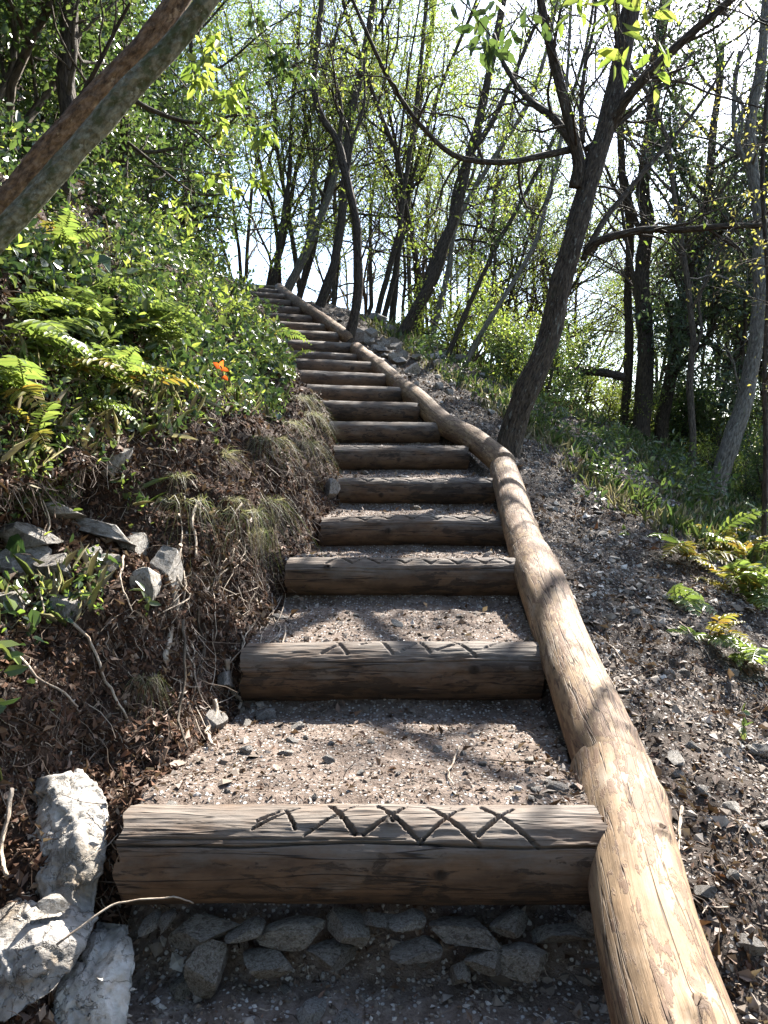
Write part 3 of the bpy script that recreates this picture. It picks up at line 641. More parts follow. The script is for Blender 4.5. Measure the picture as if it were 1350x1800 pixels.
# stones named one by one
SP = [(700, 1100, .040, 'largest flat grey stone on the second tread, in the middle before the third log', 'rock'), (625, 1082, .024, 'small pale stone on the second tread left of the large flat one', 'rock'),
      (485, 1088, .034, 'flat grey stone on the second tread beside the earth bank', 'rock_d'), (468, 1262, .058, 'large upright grey rock on the first tread at the foot of the earth bank', 'rock_d'), (435, 1275, .032, 'smaller rock beside the upright grey rock at the bank foot', 'rock_d'),
      (525, 1280, .032, 'flat chip of limestone right of the upright grey rock', 'rock_d'), (578, 1338, .030, 'angular grey stone in the sun edge on the first tread', 'rock_d'), (510, 1305, .028, 'rosy stone on the first tread among the grey ones', 'rock'), (435, 1322, .036, 'pinkish flat stone on the first tread by the bank', 'rock'),
      (505, 1328, .030, 'pinkish angular stone below the rosy one on the first tread', 'rock'), (985, 1390, .034, 'grey stone wedged against the side rail joint', 'rock_d'), (935, 1405, .016, 'rounded pale pebble near the right end of the lowest log', 'rock'), (848, 1345, .018, 'white pebble in the sun at the middle of the first tread', 'rock'),
      (900, 1388, .018, 'white pebble on the first tread nearer the rail', 'rock'), (930, 1340, .022, 'pale pebble on the first tread beside the rail', 'rock'), (770, 1320, .024, 'pale stone at the shade line on the first tread', 'rock'), (300, 1420, .026, 'white angular stone lying behind the left end of the lowest log', 'rock'), (400, 1392, .014, 'small white pebble on the shaded left of the first tread', 'rock'),
      (730, 896, .055, 'grey stone lying below the fifth log step', 'rock_d'), (705, 840, .05, 'flat stone under the sixth log step', 'rock_d'), (640, 834, .05, 'dark stone under the left half of the sixth log step', 'rock_d'), (860, 975, .03, 'small flat stone on the third tread', 'rock_d')]
for a, b, sz, lab, m in SP:
    p, nn = hit(a, b); stone(p + Vector((0, 0, sz * .22)), sz, lab, None, MID, m)
p = pt(584, 856, 5.5); stone(p, .085, 'round grey boulder at the left end of the fifth log step', None, MID, 'rock_d', name='boulder', sq=(.085, .085, .13))
p = pt(570, 800, 6.3); stone(p, .1, 'tall grey rock at the left end of the sixth log step', None, MID, 'rock_d', name='boulder', sq=(.08, .09, .13))
p = pt(497, 985, 3.95); stone(p, .05, 'small grey rock at the left end of the third log step', None, MID, 'rock_d', name='rock')
# rocks set in the left bank
BR = [(200, 815, .10, .10, .6, 'white limestone boulder with flat face set in the bank among leaves'), (165, 935, .21, .06, -.25, 'long slanting slab roofing the dark hollow in the bank'), (40, 945, .13, .08, -.2, 'sunlit rock left of the slanting slab'), (95, 905, .10, .05, -.2, 'rock lying on top of the slanting slab'),
      (255, 1020, .075, .10, .3, 'angular rock at the right rim of the hollow'), (300, 1005, .05, .075, .2, 'upright rock beside the pale root'), (190, 995, .05, .05, .4, 'small yellowish rock in the middle of the hollow'), (40, 1010, .11, .065, .1, 'grey rock in the hollow by the picture edge'), (118, 1075, .06, .10, .5, 'leaning grey rock at the hollow floor'),
      (15, 1060, .07, .05, 0, 'pale stone low in the hollow'), (95, 1000, .07, .05, 0, 'dark flat rock deep in the hollow'), (150, 985, .06, .06, .2, 'dark triangular rock under the slanting slab'), (370, 1275, .035, .08, .1, 'narrow pale rock sticking from the earth face by the first tread'), (395, 1195, .03, .06, 0, 'narrow rock bared in the earth face beside the second log step'), (235, 965, .05, .05, .3, 'grey rock wedged in the upper right of the hollow')]
for a, b, sx, sz, t, lab in BR:
    p, nn = hit(a, b, .0); o = link('rock', (BLK['rock' if b < 1030 else 'rock_d'] if rg.random() < .5 else MID['rock' if b < 1030 else 'rock_d'])[rg.integers(4)], None, p + nn * (.022 if sx > .09 else .008), (rg.uniform(-.25, .25), -t, rg.uniform(-.3, .3)), (sx, .07, sz * 1.35)); tag(o, lab, 'rock')
# stones on the scree right of the rail: single ones, then groups
for a, b, sz, lab in [(885, 1585 - 400, .05, None), (1178, 1185, .045, 'pale rounded stone alone on the bare slope right of the rail'), (1235, 1572, .04, 'pale stone on the dark slope near the right edge'), (1310, 1660, .05, 'grey stone near the right edge, low on the slope'), (1148, 870, .07, 'light grey boulder on the slope before the undergrowth'),
                      (1060, 940, .05, 'grey flat stone in the scree band on the slope'), (1100, 958, .06, 'flat reddish grey slab in the scree band'), (1125, 925, .05, 'grey stone at the upper end of the scree band')]:
    if lab:
        p, nn = hit(a, b); stone(p + nn * sz * .2, sz, lab, None, MID, 'rock_d')
g = np.random.default_rng(5)
for k in range(115):
    t = g.random() ** 1.3; a = 622 + 290 * t + g.normal() * 24; b = 578 + 140 * t + g.normal() * 20 + 4
    p, nn = hit(a, b)
    if p.length > 25 or p.x < Rx(p.y) + .42: continue
    sz = g.uniform(.05, .15) * (1 if t < .5 else .55); stone(p + nn * sz * .35, sz, 'grey angular rock of the rubble heap right of the upper stairs', 'rubble heap beside the upper side rail', BLK if sz > .08 else SMALL, 'rock' if g.random() < .4 else 'rock_d', g)
W = ISR[None] * INV * (CL > .3) * (CL < 2.6) * (CT > 1.6) * (CT < 7.5) / CDEP ** 1.6
P, Nn, _ = scatter(g, 90, W)
for p, nn in zip(P, Nn):
    sz = g.uniform(.010, .030) * (1 + .14 * np.linalg.norm(p)); stone(Vector(p) + Vector(nn) * sz * .2, sz, 'small grey scree stone on the bare slope right of the rail', 'scree stones on the slope right of the rail', SMALL, 'rock' if g.random() < .35 else 'rock_d', g)
W = ISP[None] * INV * (CT > 1.9) * (CT < 5.7) / CDEP ** 1.3
P, Nn, _ = scatter(g, 55, W)
for p, nn in zip(P, Nn):
    sz = g.uniform(.008, .018); stone(Vector(p) + Vector(nn) * sz * .2, sz, 'small limestone piece trodden into the lower treads', 'small limestone pieces on the lower treads', SMALL, 'rock' if g.random() < .6 else 'rock_d', g)

# ------------------------------------------------------------------ ground scatter: gravel, litter, twigs
pv = np.array([(1, 0, 0), (0, 1, 0), (-1, 0, 0), (0, -1, 0), (0, 0, .8), (0, 0, -.8)], float); pv[:4, 2] = [.2, -.1, .15, -.2]
pv = pv[:5]; pv[:4, 2] -= .35; pf = np.array([(0, 1, 4), (1, 2, 4), (2, 3, 4), (3, 0, 4)])
def gravel(name, n, W, lo, hi, rng, grow=.10):
    P, Nn, _ = scatter(rng, n, W); d = np.linalg.norm(P, axis=1)
    sz = (lo + (hi - lo) * rng.random(n) ** 3) * (1 + grow * d); S = np.stack([sz * rng.uniform(.7, 1.3, n), sz * rng.uniform(.6, 1, n), sz * rng.uniform(.35, .8, n)], -1)
    V, F, A = stamp(pv, pf, P + Nn * sz[:, None] * .15, rand_rot(rng, n, Nn, .4), S, rng=rng)
    o = link(name, mesh(name, V, F, [M['gravel']], False, A)); return tag(o, kind='stuff')
def litter(name, n, W, lo, hi, rng, mat, tilt=.5, wr=.55, kind=4, lift=.004, grow=.06, bend=.25, lift2=0):
    P, Nn, _ = scatter(rng, n, W); d = np.linalg.norm(P, axis=1)
    L = (lo + (hi - lo) * rng.random(n) ** 2.2) * (1 + grow * d) * 1.15; bend = bend * rng.uniform(-.6, 3.0, n)[:, None] if mat == 'litter' else bend; N2 = unit(Nn + rng.normal(size=(n, 3)) * tilt)
    V, F, A = leaf_cards(P + Nn * lift + (Nn * .6 + np.array([0, 0, .5])) * (lift2 * rng.random(n) ** 2)[:, None], rng.normal(size=(n, 3)) - 0, N2, L, L * wr * rng.uniform(.6, 1.2, n), kind, bend, rng=rng)
    o = link(name, mesh(name, V, F, [M[mat]], False, A)); return tag(o, kind='stuff')
def twigs(name, n, W, lo, hi, rng, mat='straw', tilt=.3, rad=.0016, along=None):
    P, Nn, _ = scatter(rng, n, W); L = lo + (hi - lo) * rng.random(n) ** 2; D = rng.normal(size=(n, 3)); D = unit(D - Nn * (D * Nn).sum(1)[:, None] * (1 - tilt))
    if along is not None: D = unit(D + np.array(along))
    n_ = n; tv = np.array([(a, b, 0) for a in (0, .35, .7, 1) for b in range(3)], float)
    ang = np.array([0, 2.1, 4.2]); S = unit(np.cross(D, Nn)); U = np.cross(S, D); bd = rng.normal(size=(n, 4, 1)) * .07; bd[:, 0] = 0
    rr = rad * rng.uniform(.5, 1.6, n)[:, None] * (1 + .1 * np.linalg.norm(P, axis=1))[:, None]
    rows = []
    for k, f in enumerate((0, .35, .7, 1)):
        c = P + Nn * .004 + D * (L * f)[:, None] + S * bd[:, k] * L[:, None] + Nn * (.15 * L * f * rng.uniform(-.3, 1, n))[:, None] * tilt
        for a in ang: rows.append(c + (S * math.cos(a) + U * math.sin(a)) * rr * (1 - .5 * f))
    V = np.stack(rows, 1).reshape(-1, 3); q = []
    for k in range(3):
        for j in range(3): q.append((k * 3 + j, k * 3 + (j + 1) % 3, (k + 1) * 3 + (j + 1) % 3, (k + 1) * 3 + j))
    F = (np.arange(n)[:, None, None] * 12 + np.array(q)[None]).reshape(-1, 4)
    o = link(name, mesh(name, V, [F], [M[mat]], False, {'rnd': np.repeat(rng.random(n), 12)})); return tag(o, kind='stuff')
g = np.random.default_rng(21)
dw = INV / CDEP ** 1.5
def crumbs(name, n, W, lo, hi, rng, mat):
    P, Nn, _ = scatter(rng, n, W); d = np.linalg.norm(P, axis=1); sz = (lo + (hi - lo) * rng.random(n) ** 2) * (1 + .1 * d)
    S = np.stack([sz * rng.uniform(.8, 2.2, n), sz * rng.uniform(.5, 1, n), sz * rng.uniform(.3, .8, n)], -1)
    V, F, A = stamp(pv, pf, P + Nn * sz[:, None] * .3, rand_rot(rng, n, Nn, .9), S, rng=rng)
    o = link(name, mesh(name, V, F, [M[mat]], False, A)); return tag(o, kind='stuff')
gravel('gravel', 15000, ISP[None] * dw * (CT < 16), .002, .008, g)
pc = np.clip(fbm(CCEN.reshape(-1, 3) * 3.1, 3, 41).reshape(CL.shape) * 2 + .5, .05, 1) * (1 + 2.5 * (CL < -.95) + 1.2 * (CL > -.2))
gravel('gravel', 1300, ISP[None] * dw * (CT < 12) * pc, .007, .02, g)
crumbs('soil_crumbs', 9000, ISP[None] * dw * (CT < 12), .0012, .005, g, 'litter')
litter('leaf_litter', 3600, ISP[None] * dw * (CT < 16) * (1 + 2 * (np.abs(CL + .57) > .45)), .008, .03, g, 'litter', .5)
twigs('twig_litter', 2200, ISP[None] * dw * (CT < 12), .01, .06, g, rad=.0009)
rs = ISR[None] * dw * (CL > .15)
clmp = np.clip(fbm(CCEN.reshape(-1, 3) * 2.2, 3, 44).reshape(CL.shape) * 1.6 + .5, .06, 1)
gravel('gravel', 30000, rs * (CL < 4) * (CT < 16) * clmp, .003, .012, g)
gravel('gravel', 4500, rs * (CL < 3.2) * (CT < 12) * clmp, .007, .026, g)
crumbs('humus_crumbs', 30000, rs * (CL < 5) * (CT < 14), .0016, .009, g, 'litter')
cl2 = np.clip(fbm(CCEN.reshape(-1, 3) * 1.7, 3, 48).reshape(CL.shape) * 2.4 + .35, .03, 1)
litter('leaf_litter', 9000, rs * (CL < 9) * (CT < 22) * cl2, .012, .042, g, 'litter', .7)
twigs('twig_litter', 6000, rs * (CL < 6), .03, .22, g, rad=.0016)
lo = ISL[None] * dw * (CL > -2.3) * (CT < 9)
gravel('gravel', 5000, lo, .002, .009, g)
crumbs('humus_crumbs', 34000, lo, .002, .011, g, 'humus')
crumbs('soil_clods', 5000, lo * (CL < -1.17) * (CL > -2.1), .005, .013, g, 'humus')
litter('leaf_litter', 30000, ISL[None] * dw * (CL > -5) * (CT < 16), .008, .034, g, 'litter', 1.0, .45, lift2=.02)
twigs('twig_litter', 6000, lo, .02, .16, g, tilt=.7, rad=.0011, along=(.1, -.3, -.5))
ROOTF = ISL[None] * INV * (CL > -1.75) * (CL < -1.17) * (CT > 1.9) * (CT < 6)
twigs('rootlets', 5200, ROOTF / CDEP, .02, .16, g, 'straw', .8, .0009, (.15, -.25, -1.4))

# ------------------------------------------------------------------ ivy and small ground cover on the bank
lab_c = CL + LLEN
ivy = ISL[None] * INV * (CL < -1.55) * (CT > 1.5) * (CT < 17) * (CL > -9) / CDEP ** .9
pat = np.clip(fbm(CCEN.reshape(-1, 3) * 1.6, 3, 77).reshape(CL.shape) * 2.4 + .32, .015, 1)
ivy = ivy * pat * np.where((CT < 3.4) & (CL > -1.78), .2, 1)
litter('ground_ivy', 13000, ivy, .024, .062, g, 'ivy', .9, .8, 6, .02, .03, .2, .14)
litter('ground_cover', 7000, ivy, .02, .055, g, 'green', 1.1, .5, 6, .03, .03, .2, .16)
litter('ground_cover', 3600, ivy, .02, .05, g, 'spring', 1.1, .5, 6, .03, .03, .2, .25)
rw = ISR[None] * INV * (CT > 5) * (CT < 30) * (CL > 1.5) * (CL < 14) / CDEP ** 1.0 * np.clip(fbm(CCEN.reshape(-1, 3) * 1.2, 3, 79).reshape(CL.shape) * 1.5 + .5, .02, 1) * np.clip((CL - 1.4) / 1.5, 0, 1)
litter('ground_cover', 19000, rw, .025, .06, g, 'green', 1.0, .5, 6, .06, .02, .2)
litter('ground_ivy', 9000, rw, .03, .06, g, 'ivy', .8, .8, 6, .03, .02, .2)

def upright(name, n, W, lo, hi, rng, mat, w=.05):
    P, Nn, _ = scatter(rng, n, W); L = lo + (hi - lo) * rng.random(n) ** 2; D = np.array([0, 0, 1.0]) + rng.normal(size=(n, 3)) * .45
    V, F, A = leaf_cards(P - Nn * .004, D, rng.normal(size=(n, 3)), L, L * w, 6, .35, rng=rng); o = link(name, mesh(name, V, F, [M[mat]], True, A)); return tag(o, kind='stuff')
gm = np.clip(fbm(CCEN.reshape(-1, 3) * 1.5, 3, 90).reshape(CL.shape) * 2 + .3, .01, 1)
upright('grass', 9000, ISR[None] * INV * (CT > 5.5) * (CT < 15) * (CL > 1.2) * (CL < 7) * gm / CDEP, .05, .16, g, 'grass')
upright('grass', 5000, ISR[None] * INV * (CT > 5.5) * (CT < 15) * (CL > 1.4) * (CL < 7) * gm / CDEP, .06, .2, g, 'green', .12)
bandl = ISL[None] * INV * (CT > 1.7) * (CT < 6) * (CL < -1.5) * (CL > -2.6) * np.clip(fbm(CCEN.reshape(-1, 3) * 3.2, 3, 94).reshape(CL.shape) * 2.4 + .3, .01, 1) / CDEP
upright('grass', 2600, bandl, .04, .14, g, 'grass', .03)
litter('ground_cover', 2600, bandl, .014, .034, g, 'green', 1.2, .5, 6, .02, .03, .2, .07)
litter('ground_cover', 1800, bandl, .012, .03, g, 'spring', 1.2, .5, 6, .02, .03, .2, .08)
litter('ground_ivy', 1100, bandl, .02, .045, g, 'ivy', 1.0, .8, 6, .02, .03, .2, .03)
# ------------------------------------------------------------------ ferns
def frond_mesh(L, seed, mat, pairs=13, droop=.45):
    g = np.random.default_rng(seed); t = np.linspace(0, 1, 9)
    sp = np.stack([.06 * L * np.sin(t * 2.2 + seed), L * t * (1 - .12 * t), L * (.42 * t - droop * 1.25 * t ** 2)], -1)
    V0, F0, A0 = tube(sp, np.linspace(.0028, .0008, 9) * (L / .3), 4, False); A0 = {'rnd': np.full(len(V0), .55)}
    tt = np.linspace(.16, .985, pairs); c = np.stack([np.interp(tt, t, sp[:, k]) for k in range(3)], -1)
    d = unit(np.gradient(c, axis=0)); side = unit(np.cross(d, np.array([0, 0, 1.0]))); up = np.cross(side, d); parts = [(V0, F0, A0)]
    for sg in (1, -1):
        ln = L * .23 * np.minimum(1, (1.08 - tt) * 1.75) * np.minimum(1, .55 + tt * 2) * g.uniform(.85, 1.1, pairs)
        D = side * sg * .9 + d * .42 + up * g.uniform(-.25, .15, (pairs, 1)); P = c + d * (.012 * sg * L)
        Nn = up + g.normal(size=(pairs, 3)) * .15
        parts.append(leaf_cards(P, D, Nn, ln, np.full(pairs, L * .058) * np.minimum(1, (1.2 - tt) * 2.5), 6, .18, g.uniform(.2, .9, pairs) * (1 if mat == 'fern' else 1)))
    V, F, A = join(parts); return mesh('frond', V, F, [M[mat]], True, A)
FR = [frond_mesh(.30, i, 'fern', 13 + i % 3, [.3, .45, .55, .4, .6][i]) for i in range(5)]; FRO = [frond_mesh(.28, 20 + i, 'fern_old', 12, [.4, .55, .6][i]) for i in range(3)]
def fern(p, nrm, nf, size, old, lab, group, g, cat='fern'):
    root = empty('fern', p, lab, cat, group); out = Vector((nrm.x, nrm.y, 0))
    a0 = math.atan2(-out.x, out.y) if out.length > .05 else g.uniform(0, 6.28)
    for k in range(nf):
        lib = FRO if g.random() < old else FR
        az = a0 + g.normal() * .95 if out.length > .05 else a0 + k * 6.28 / nf + g.normal() * .3
        link('frond', lib[g.integers(len(lib))], root, (g.normal() * .02, g.normal() * .02, 0), (g.uniform(-.1, .75), g.normal() * .25, az), size * g.uniform(.7, 1.2))
g = np.random.default_rng(33)
FN = [(35, 610, 7, 1.05, .1, 'fern at the left picture edge with an orange tipped frond'), (60, 500, 7, 1.0, .05, 'bright fern under the leaning double trunk'), (125, 470, 6, .9, .1, 'sunlit fern beside the leaning double trunk, right of its lower end'),
      (110, 560, 8, 1.0, .05, 'dense bright fern in the middle of the fern patch'), (190, 600, 8, 1.1, .1, 'pale sunlit fern spilling over the bank left of centre'), (215, 560, 6, 1.15, 0, 'large fern with broad bright fronds, rightmost of the fern patch'), (245, 610, 6, 1.0, .05, 'fern below the broad fronded one'),
      (120, 660, 7, 1.0, .1, 'fern in the lower row of the fern patch'), (30, 700, 6, 1.0, .15, 'lowest fern of the patch at the left picture edge'), (200, 690, 6, .9, .1, 'fern hanging lowest over the bare bank'), (20, 560, 6, .9, .05, 'fern cut by the left picture edge'),
      (90, 430, 6, .9, .15, 'topmost fern of the patch under the leaning trunk'), (150, 510, 6, .9, .05, 'half shaded fern behind the fern patch'), (70, 640, 6, .9, .2, 'yellow tinged fern low at the left'),
      (470, 590, 5, 1.3, .35, 'yellowish fern leaning over the upper steps'), (450, 640, 5, 1.3, .3, 'yellow green fern on the bank edge beside the middle steps'), (495, 655, 4, 1.1, .25, 'small fern arching toward the ninth log step'), (420, 560, 5, 1.3, .2, 'fern on the bank crest beside the upper steps'),
      (300, 660, 4, .8, .3, 'little fern below the red leaf sprig'), (330, 540, 5, 1.0, .1, 'fern among ivy halfway up the bank'), (250, 400, 5, 1.1, .1, 'fern high on the bank below the shrubs'), (380, 470, 5, 1.2, .2, 'fern near the bank crest among shrubs'),
      (140, 720, 5, .8, .15, 'small fern between the patch and the set white boulder'), (255, 680, 5, .85, .1, 'fern hanging over the bare soil right of the patch'), (60, 770, 5, .7, .1, 'small fern low on the bank near the left edge'), (110, 600, 8, 1.15, 0, 'brightest fern in the sun at the heart of the patch'), (170, 640, 7, 1.05, .05, 'fern with glossy pale fronds low in the patch')]
for a, b, nf, sz, old, lab in FN:
    p, nn = hit(a, b); fern(p, nn, nf - 1, sz * 1.08, old, lab, 'ferns on the left bank', g)
FN2 = [(1255, 950, 10, 1.62, .6, 'yellowing fern on the right slope, topmost of the clump'), (1300, 985, 10, 1.62, .45, 'green and yellow fern at the right picture edge'), (1215, 985, 8, 1.49, .85, 'orange brown fern on the right slope'), (1280, 1030, 9, 1.62, .3, 'green fern below the orange one on the right slope'),
       (1330, 1060, 9, 1.49, .4, 'fern cut by the right picture edge'), (1190, 1060, 7, 1.08, .2, 'small fern on the scree edge, leftmost on the right slope'), (1245, 1120, 8, 1.08, .4, 'little yellow green fern among the dead leaves on the right'), (1320, 1165, 8, 1.22, .15, 'lowest fern at the right picture edge, half lit'), (1340, 920, 8, 1.62, .5, 'fern behind the clump at the right edge')]
for a, b, nf, sz, old, lab in FN2:
    p, nn = hit(a, b); fern(p, Vector((-.35, -.7, .6)), nf, sz, old, lab, 'ferns on the right slope', g)

# ------------------------------------------------------------------ grass tufts and hanging roots
def blades(n, L, spread, hang, seed, w=.0012):
    g = np.random.default_rng(seed); az = g.uniform(0, 6.28, n); r = spread * np.sqrt(g.random(n)); b = np.stack([np.cos(az) * r, np.sin(az) * r, g.uniform(-.01, .01, n)], -1)
    o = np.stack([np.cos(az) * .5, np.sin(az) * .5, np.ones(n)], -1) + g.normal(size=(n, 3)) * .8; o[:, 1] -= .25 * hang; o = unit(o); ln = L * g.uniform(.5, 1.2, n)
    rows = []; side = unit(np.cross(o, g.normal(size=(n, 3))))
    for t in (0, .3, .6, 1):
        c = b + o * (ln * t * .75)[:, None] + np.stack([np.cos(az) * 0.12, np.sin(az) * .12 - .16 * hang, -np.full(n, .30 + .65 * hang)], -1) * (ln * t * t)[:, None]
        ww = w * (1 - t * .85); rows += [c + side * ww, c - side * ww]
    V = np.stack(rows, 1).reshape(-1, 3); F = (np.arange(n)[:, None, None] * 8 + np.array([(0, 1, 3, 2), (2, 3, 5, 4), (4, 5, 7, 6)])[None]).reshape(-1, 4)
    return V, F, {'rnd': np.repeat(g.random(n), 8)}
GT = []
for i, (n, L, sp, h) in enumerate([(150, .13, .05, .7), (150, .26, .10, 1.35), (190, .29, .15, 1.5), (140, .10, .03, .2)]):
    V, F, A = blades(n, L, sp, h, i + 3); GT.append(mesh('grass_tuft', V, [F], [M['grass']], False, A))
for a, b, k, sz, lab in [(312, 838, 0, .8, 'short bright green grass tuft on the bank above the pale dry grass'), (325, 880, 1, .9, 'pale dry grass hanging down below the short green tuft'), (415, 900, 1, 1.0, 'hanging grass tuft on the overhang above the third log step'), (440, 935, 2, .75, 'long dry grass drooping over the earth face beside the third log step'),
                         (400, 880, 0, .8, 'green grass tuft on top of the drooping dry grass'), (520, 700, 2, .95, 'large grey green grass tuft overhanging the ninth log step'), (500, 745, 2, .9, 'drooping grass tuft overhanging the seventh log step'), (540, 730, 1, .9, 'grass tuft at the bank corner beside the eighth log step'), (470, 775, 1, .8, 'grass hanging in shade below the big tuft'),
                         (530, 780, 1, .9, 'grass tuft above the tall grey rock at the sixth log step'), (455, 880, 1, .9, 'thin grass hanging over the dark earth face'), (255, 1190, 1, .45, 'short straw tuft hanging on the debris mound'), (470, 690, 0, 1.2, 'green grass tuft on the bank near the yellow fern'), (560, 690, 0, 1.4, 'small grass tuft by the left end of the ninth log step'),
                         (385, 800, 3, 1.3, 'little green grass tuft on the bare middle bank'), (940, 775, 0, 1.8, 'green grass at the foot of the big leaning tree'), (930, 765, 3, 3.0, 'grass sprouting right beside the big leaning trunk')]:
    p, nn = hit(a, b, .01); o = link('grass_tuft', GT[k], None, p, (0, 0, g.uniform(-.6, .6) + math.atan2(nn.x, -nn.y) * .7), sz); tag(o, lab, 'grass tuft', 'grass tufts')
def root(pix, lift, r0, r1, lab, mat='root', n=16, ofs=None):
    P = []
    for k, (a, b) in enumerate(pix):
        p, nn = hit(a, b); P.append(np.array(p + nn * lift))
    P = smoothpath(P, n); P = P + .008 * fbm(P * 14, 3, 5)[:, None] * np.array([1, .5, .6]); b0 = P[0]
    V, F, A = tube(P, np.linspace(r0, r1, n), 7, True, .15, 3, P[0][0]); o = link('root', mesh('root', V - b0, F, [M[mat]], True, A), None, b0); tag(o, lab, 'root', 'bare roots on the left bank')
root([(318, 960), (312, 1010), (305, 1060), (300, 1110), (285, 1165)], .012, .007, .010, 'thick pale root running down the earth face from the grass')
root([(350, 880), (335, 915), (345, 945), (340, 980)], .012, .006, .004, 'thin pale root beside the dry grass')
root([(0, 1100), (40, 1160), (80, 1210), (130, 1245)], .015, .006, .003, 'long thin root crossing the debris mound at the left edge')
root([(95, 1075), (150, 1130), (180, 1200), (215, 1270)], .02, .006, .003, 'root arching down the middle of the debris mound')
root([(395, 1160), (405, 1195), (415, 1230), (420, 1250)], .012, .012, .006, 'short stout root at the left end of the second log step')
root([(370, 1230), (375, 1260), (365, 1300), (372, 1320)], .02, .010, .006, 'root stub at the foot of the earth face')
root([(80, 860), (75, 930), (72, 1000), (68, 1090)], .05, .004, .003, 'straight brown root hanging across the dark hollow')
root([(215, 990), (214, 1040), (222, 1080)], .04, .004, .002, 'fine root dangling in the hollow')
root([(310, 1090), (322, 1180), (310, 1260), (330, 1330)], .03, .005, .003, 'dark root hanging down the earth face to the tread', 'twig')
root([(8, 1400), (20, 1450), (12, 1500), (25, 1545)], .03, .007, .005, 'curved pale root at the left edge beside the big outcrop')
P_ = [pt(100, 1660, 1.62), pt(160, 1615, 1.66), pt(215, 1586, 1.70), pt(300, 1578, 1.73), pt(340, 1588, 1.76)]
P_ = smoothpath([np.array(q) for q in P_], 18); V, F, A = tube(P_ + .004 * fbm(P_ * 20, 2, 4)[:, None], np.linspace(.003, .0016, 18), 6); o = link('root', mesh('root', V - P_[0], F, [M['root']], True, A), None, P_[0]); tag(o, 'thin pale root crossing under the left end of the lowest log step', 'root', 'bare roots on the left bank')
# the orange red leaf sprig
p, nn = hit(392, 690, .01); r_ = empty('red_leaf_sprig', p, 'sprig with orange red leaves on the bank', 'sprig')
V, F, A = tube(smoothpath([(0, 0, 0), (.01, -.02, .06), (-.005, -.05, .12)], 8), .0016, 5); link('stem', mesh('stem', V, F, [M['twig']], True, A), r_)
for D, q in [((.5, -.4, -.3), (.0, -.03, .08)), ((-.6, -.3, .6), (-.005, -.05, .12)), ((.3, -.4, .7), (-.005, -.05, .12)), ((.8, -.3, -.2), (-.005, -.05, .12))]:
    V, F, A = leaf_cards(np.array([q]), np.array([D], float), np.array([(0, -1, .4)]), .055, .034, 6, .1, np.array([.5])); link('leaf', mesh('leaf', V, F, [M['red_leaf']], True, A), r_)
for a, b, lab in [(408, 735, 'small green seedling below the red leaf sprig'), (378, 795, 'bright seedling on the bare middle bank'), (1300, 1300, 'green seedling alone on the right slope'), (1095, 960, 'bright green seedling in the scree right of the rail'), (275, 750, 'seedling with paired leaves left of the red sprig'), (258, 1095, 'yellow green leaf shoot on the debris mound'), (100, 800, 'leafy shoot above the white set boulder'), (1050, 850, 'slim seedling at the top of the scree')]:
    p, nn = hit(a, b); q = empty('seedling', p, lab, 'seedling', 'seedlings'); P = smoothpath([(0, 0, 0), (.01, -.01, .05), (0, -.02, .11)], 7)
    V, F, A = tube(P, .0015, 4); link('stem', mesh('stem', V, F, [M['twig']], True, A), q); n = 9
    V, F, A = leaf_cards(P[g.integers(2, 7, n)], unit(g.normal(size=(n, 3)) + [0, -.4, .4]), unit(g.normal(size=(n, 3)) * .4 + [0, -.5, 1]), g.uniform(.03, .05, n), .022, 6, .15, g.uniform(.6, 1, n)); link('leaves', mesh('leaves', V, F, [M['green']], True, A), q)

# ------------------------------------------------------------------ trees
def grow(rng, p, d, L, r, lvl, mx, out, nch, wig=.22, trop=.06, ratio=.5, ang=(.5, 1.1), start=.25, rend=.35):
    n = [12, 8, 6, 4][min(lvl, 3)]; p = np.array(p, float); d = unit(np.array(d, float)); P = [p]; st = L / (n - 1)
    for i in range(n - 1):
        d = unit(d + rng.normal(size=3) * wig * (.6 if lvl == 0 else 1) + np.array([0, 0, trop])); p = p + d * st; P.append(p)
    P = np.array(P); rr = np.linspace(r, r * rend, n); out.append((P, rr, lvl))
    if lvl < mx: sprout(rng, P, rr, L, lvl, mx, out, nch, wig, trop, ratio, ang, start, rend)
def sprout(rng, P, rr, L, lvl, mx, out, nch, wig=.22, trop=.06, ratio=.5, ang=(.5, 1.1), start=.25, rend=.35):
    T = unit(np.gradient(P, axis=0)); n = len(P)
    for k in range(nch[lvl]):
        t = start + (1 - start) * (k + rng.random()) / nch[lvl]; x = t * (n - 1); i = min(int(x), n - 2); f = x - i
        q = P[i] * (1 - f) + P[i + 1] * f; a = rng.uniform(*ang); s = unit(np.cross(T[i], rng.normal(size=3)))
        d = T[i] * math.cos(a) + s * math.sin(a)
        grow(rng, q, d, L * ratio * (1.15 - .6 * t) * rng.uniform(.7, 1.25), (rr[i] * (1 - f) + rr[i + 1] * f) * .55, lvl + 1, mx, out, nch, wig, trop, ratio, ang, .15 if lvl else .2, rend)
def tubes(lst, ks=(10, 6, 4, 3), rmin=.0018):
    return join([tube(P, np.maximum(r, rmin), ks[min(l, 3)], False, .12 if l == 0 else 0, 3, float(P[0][0]), roughscale=6) for P, r, l in lst])
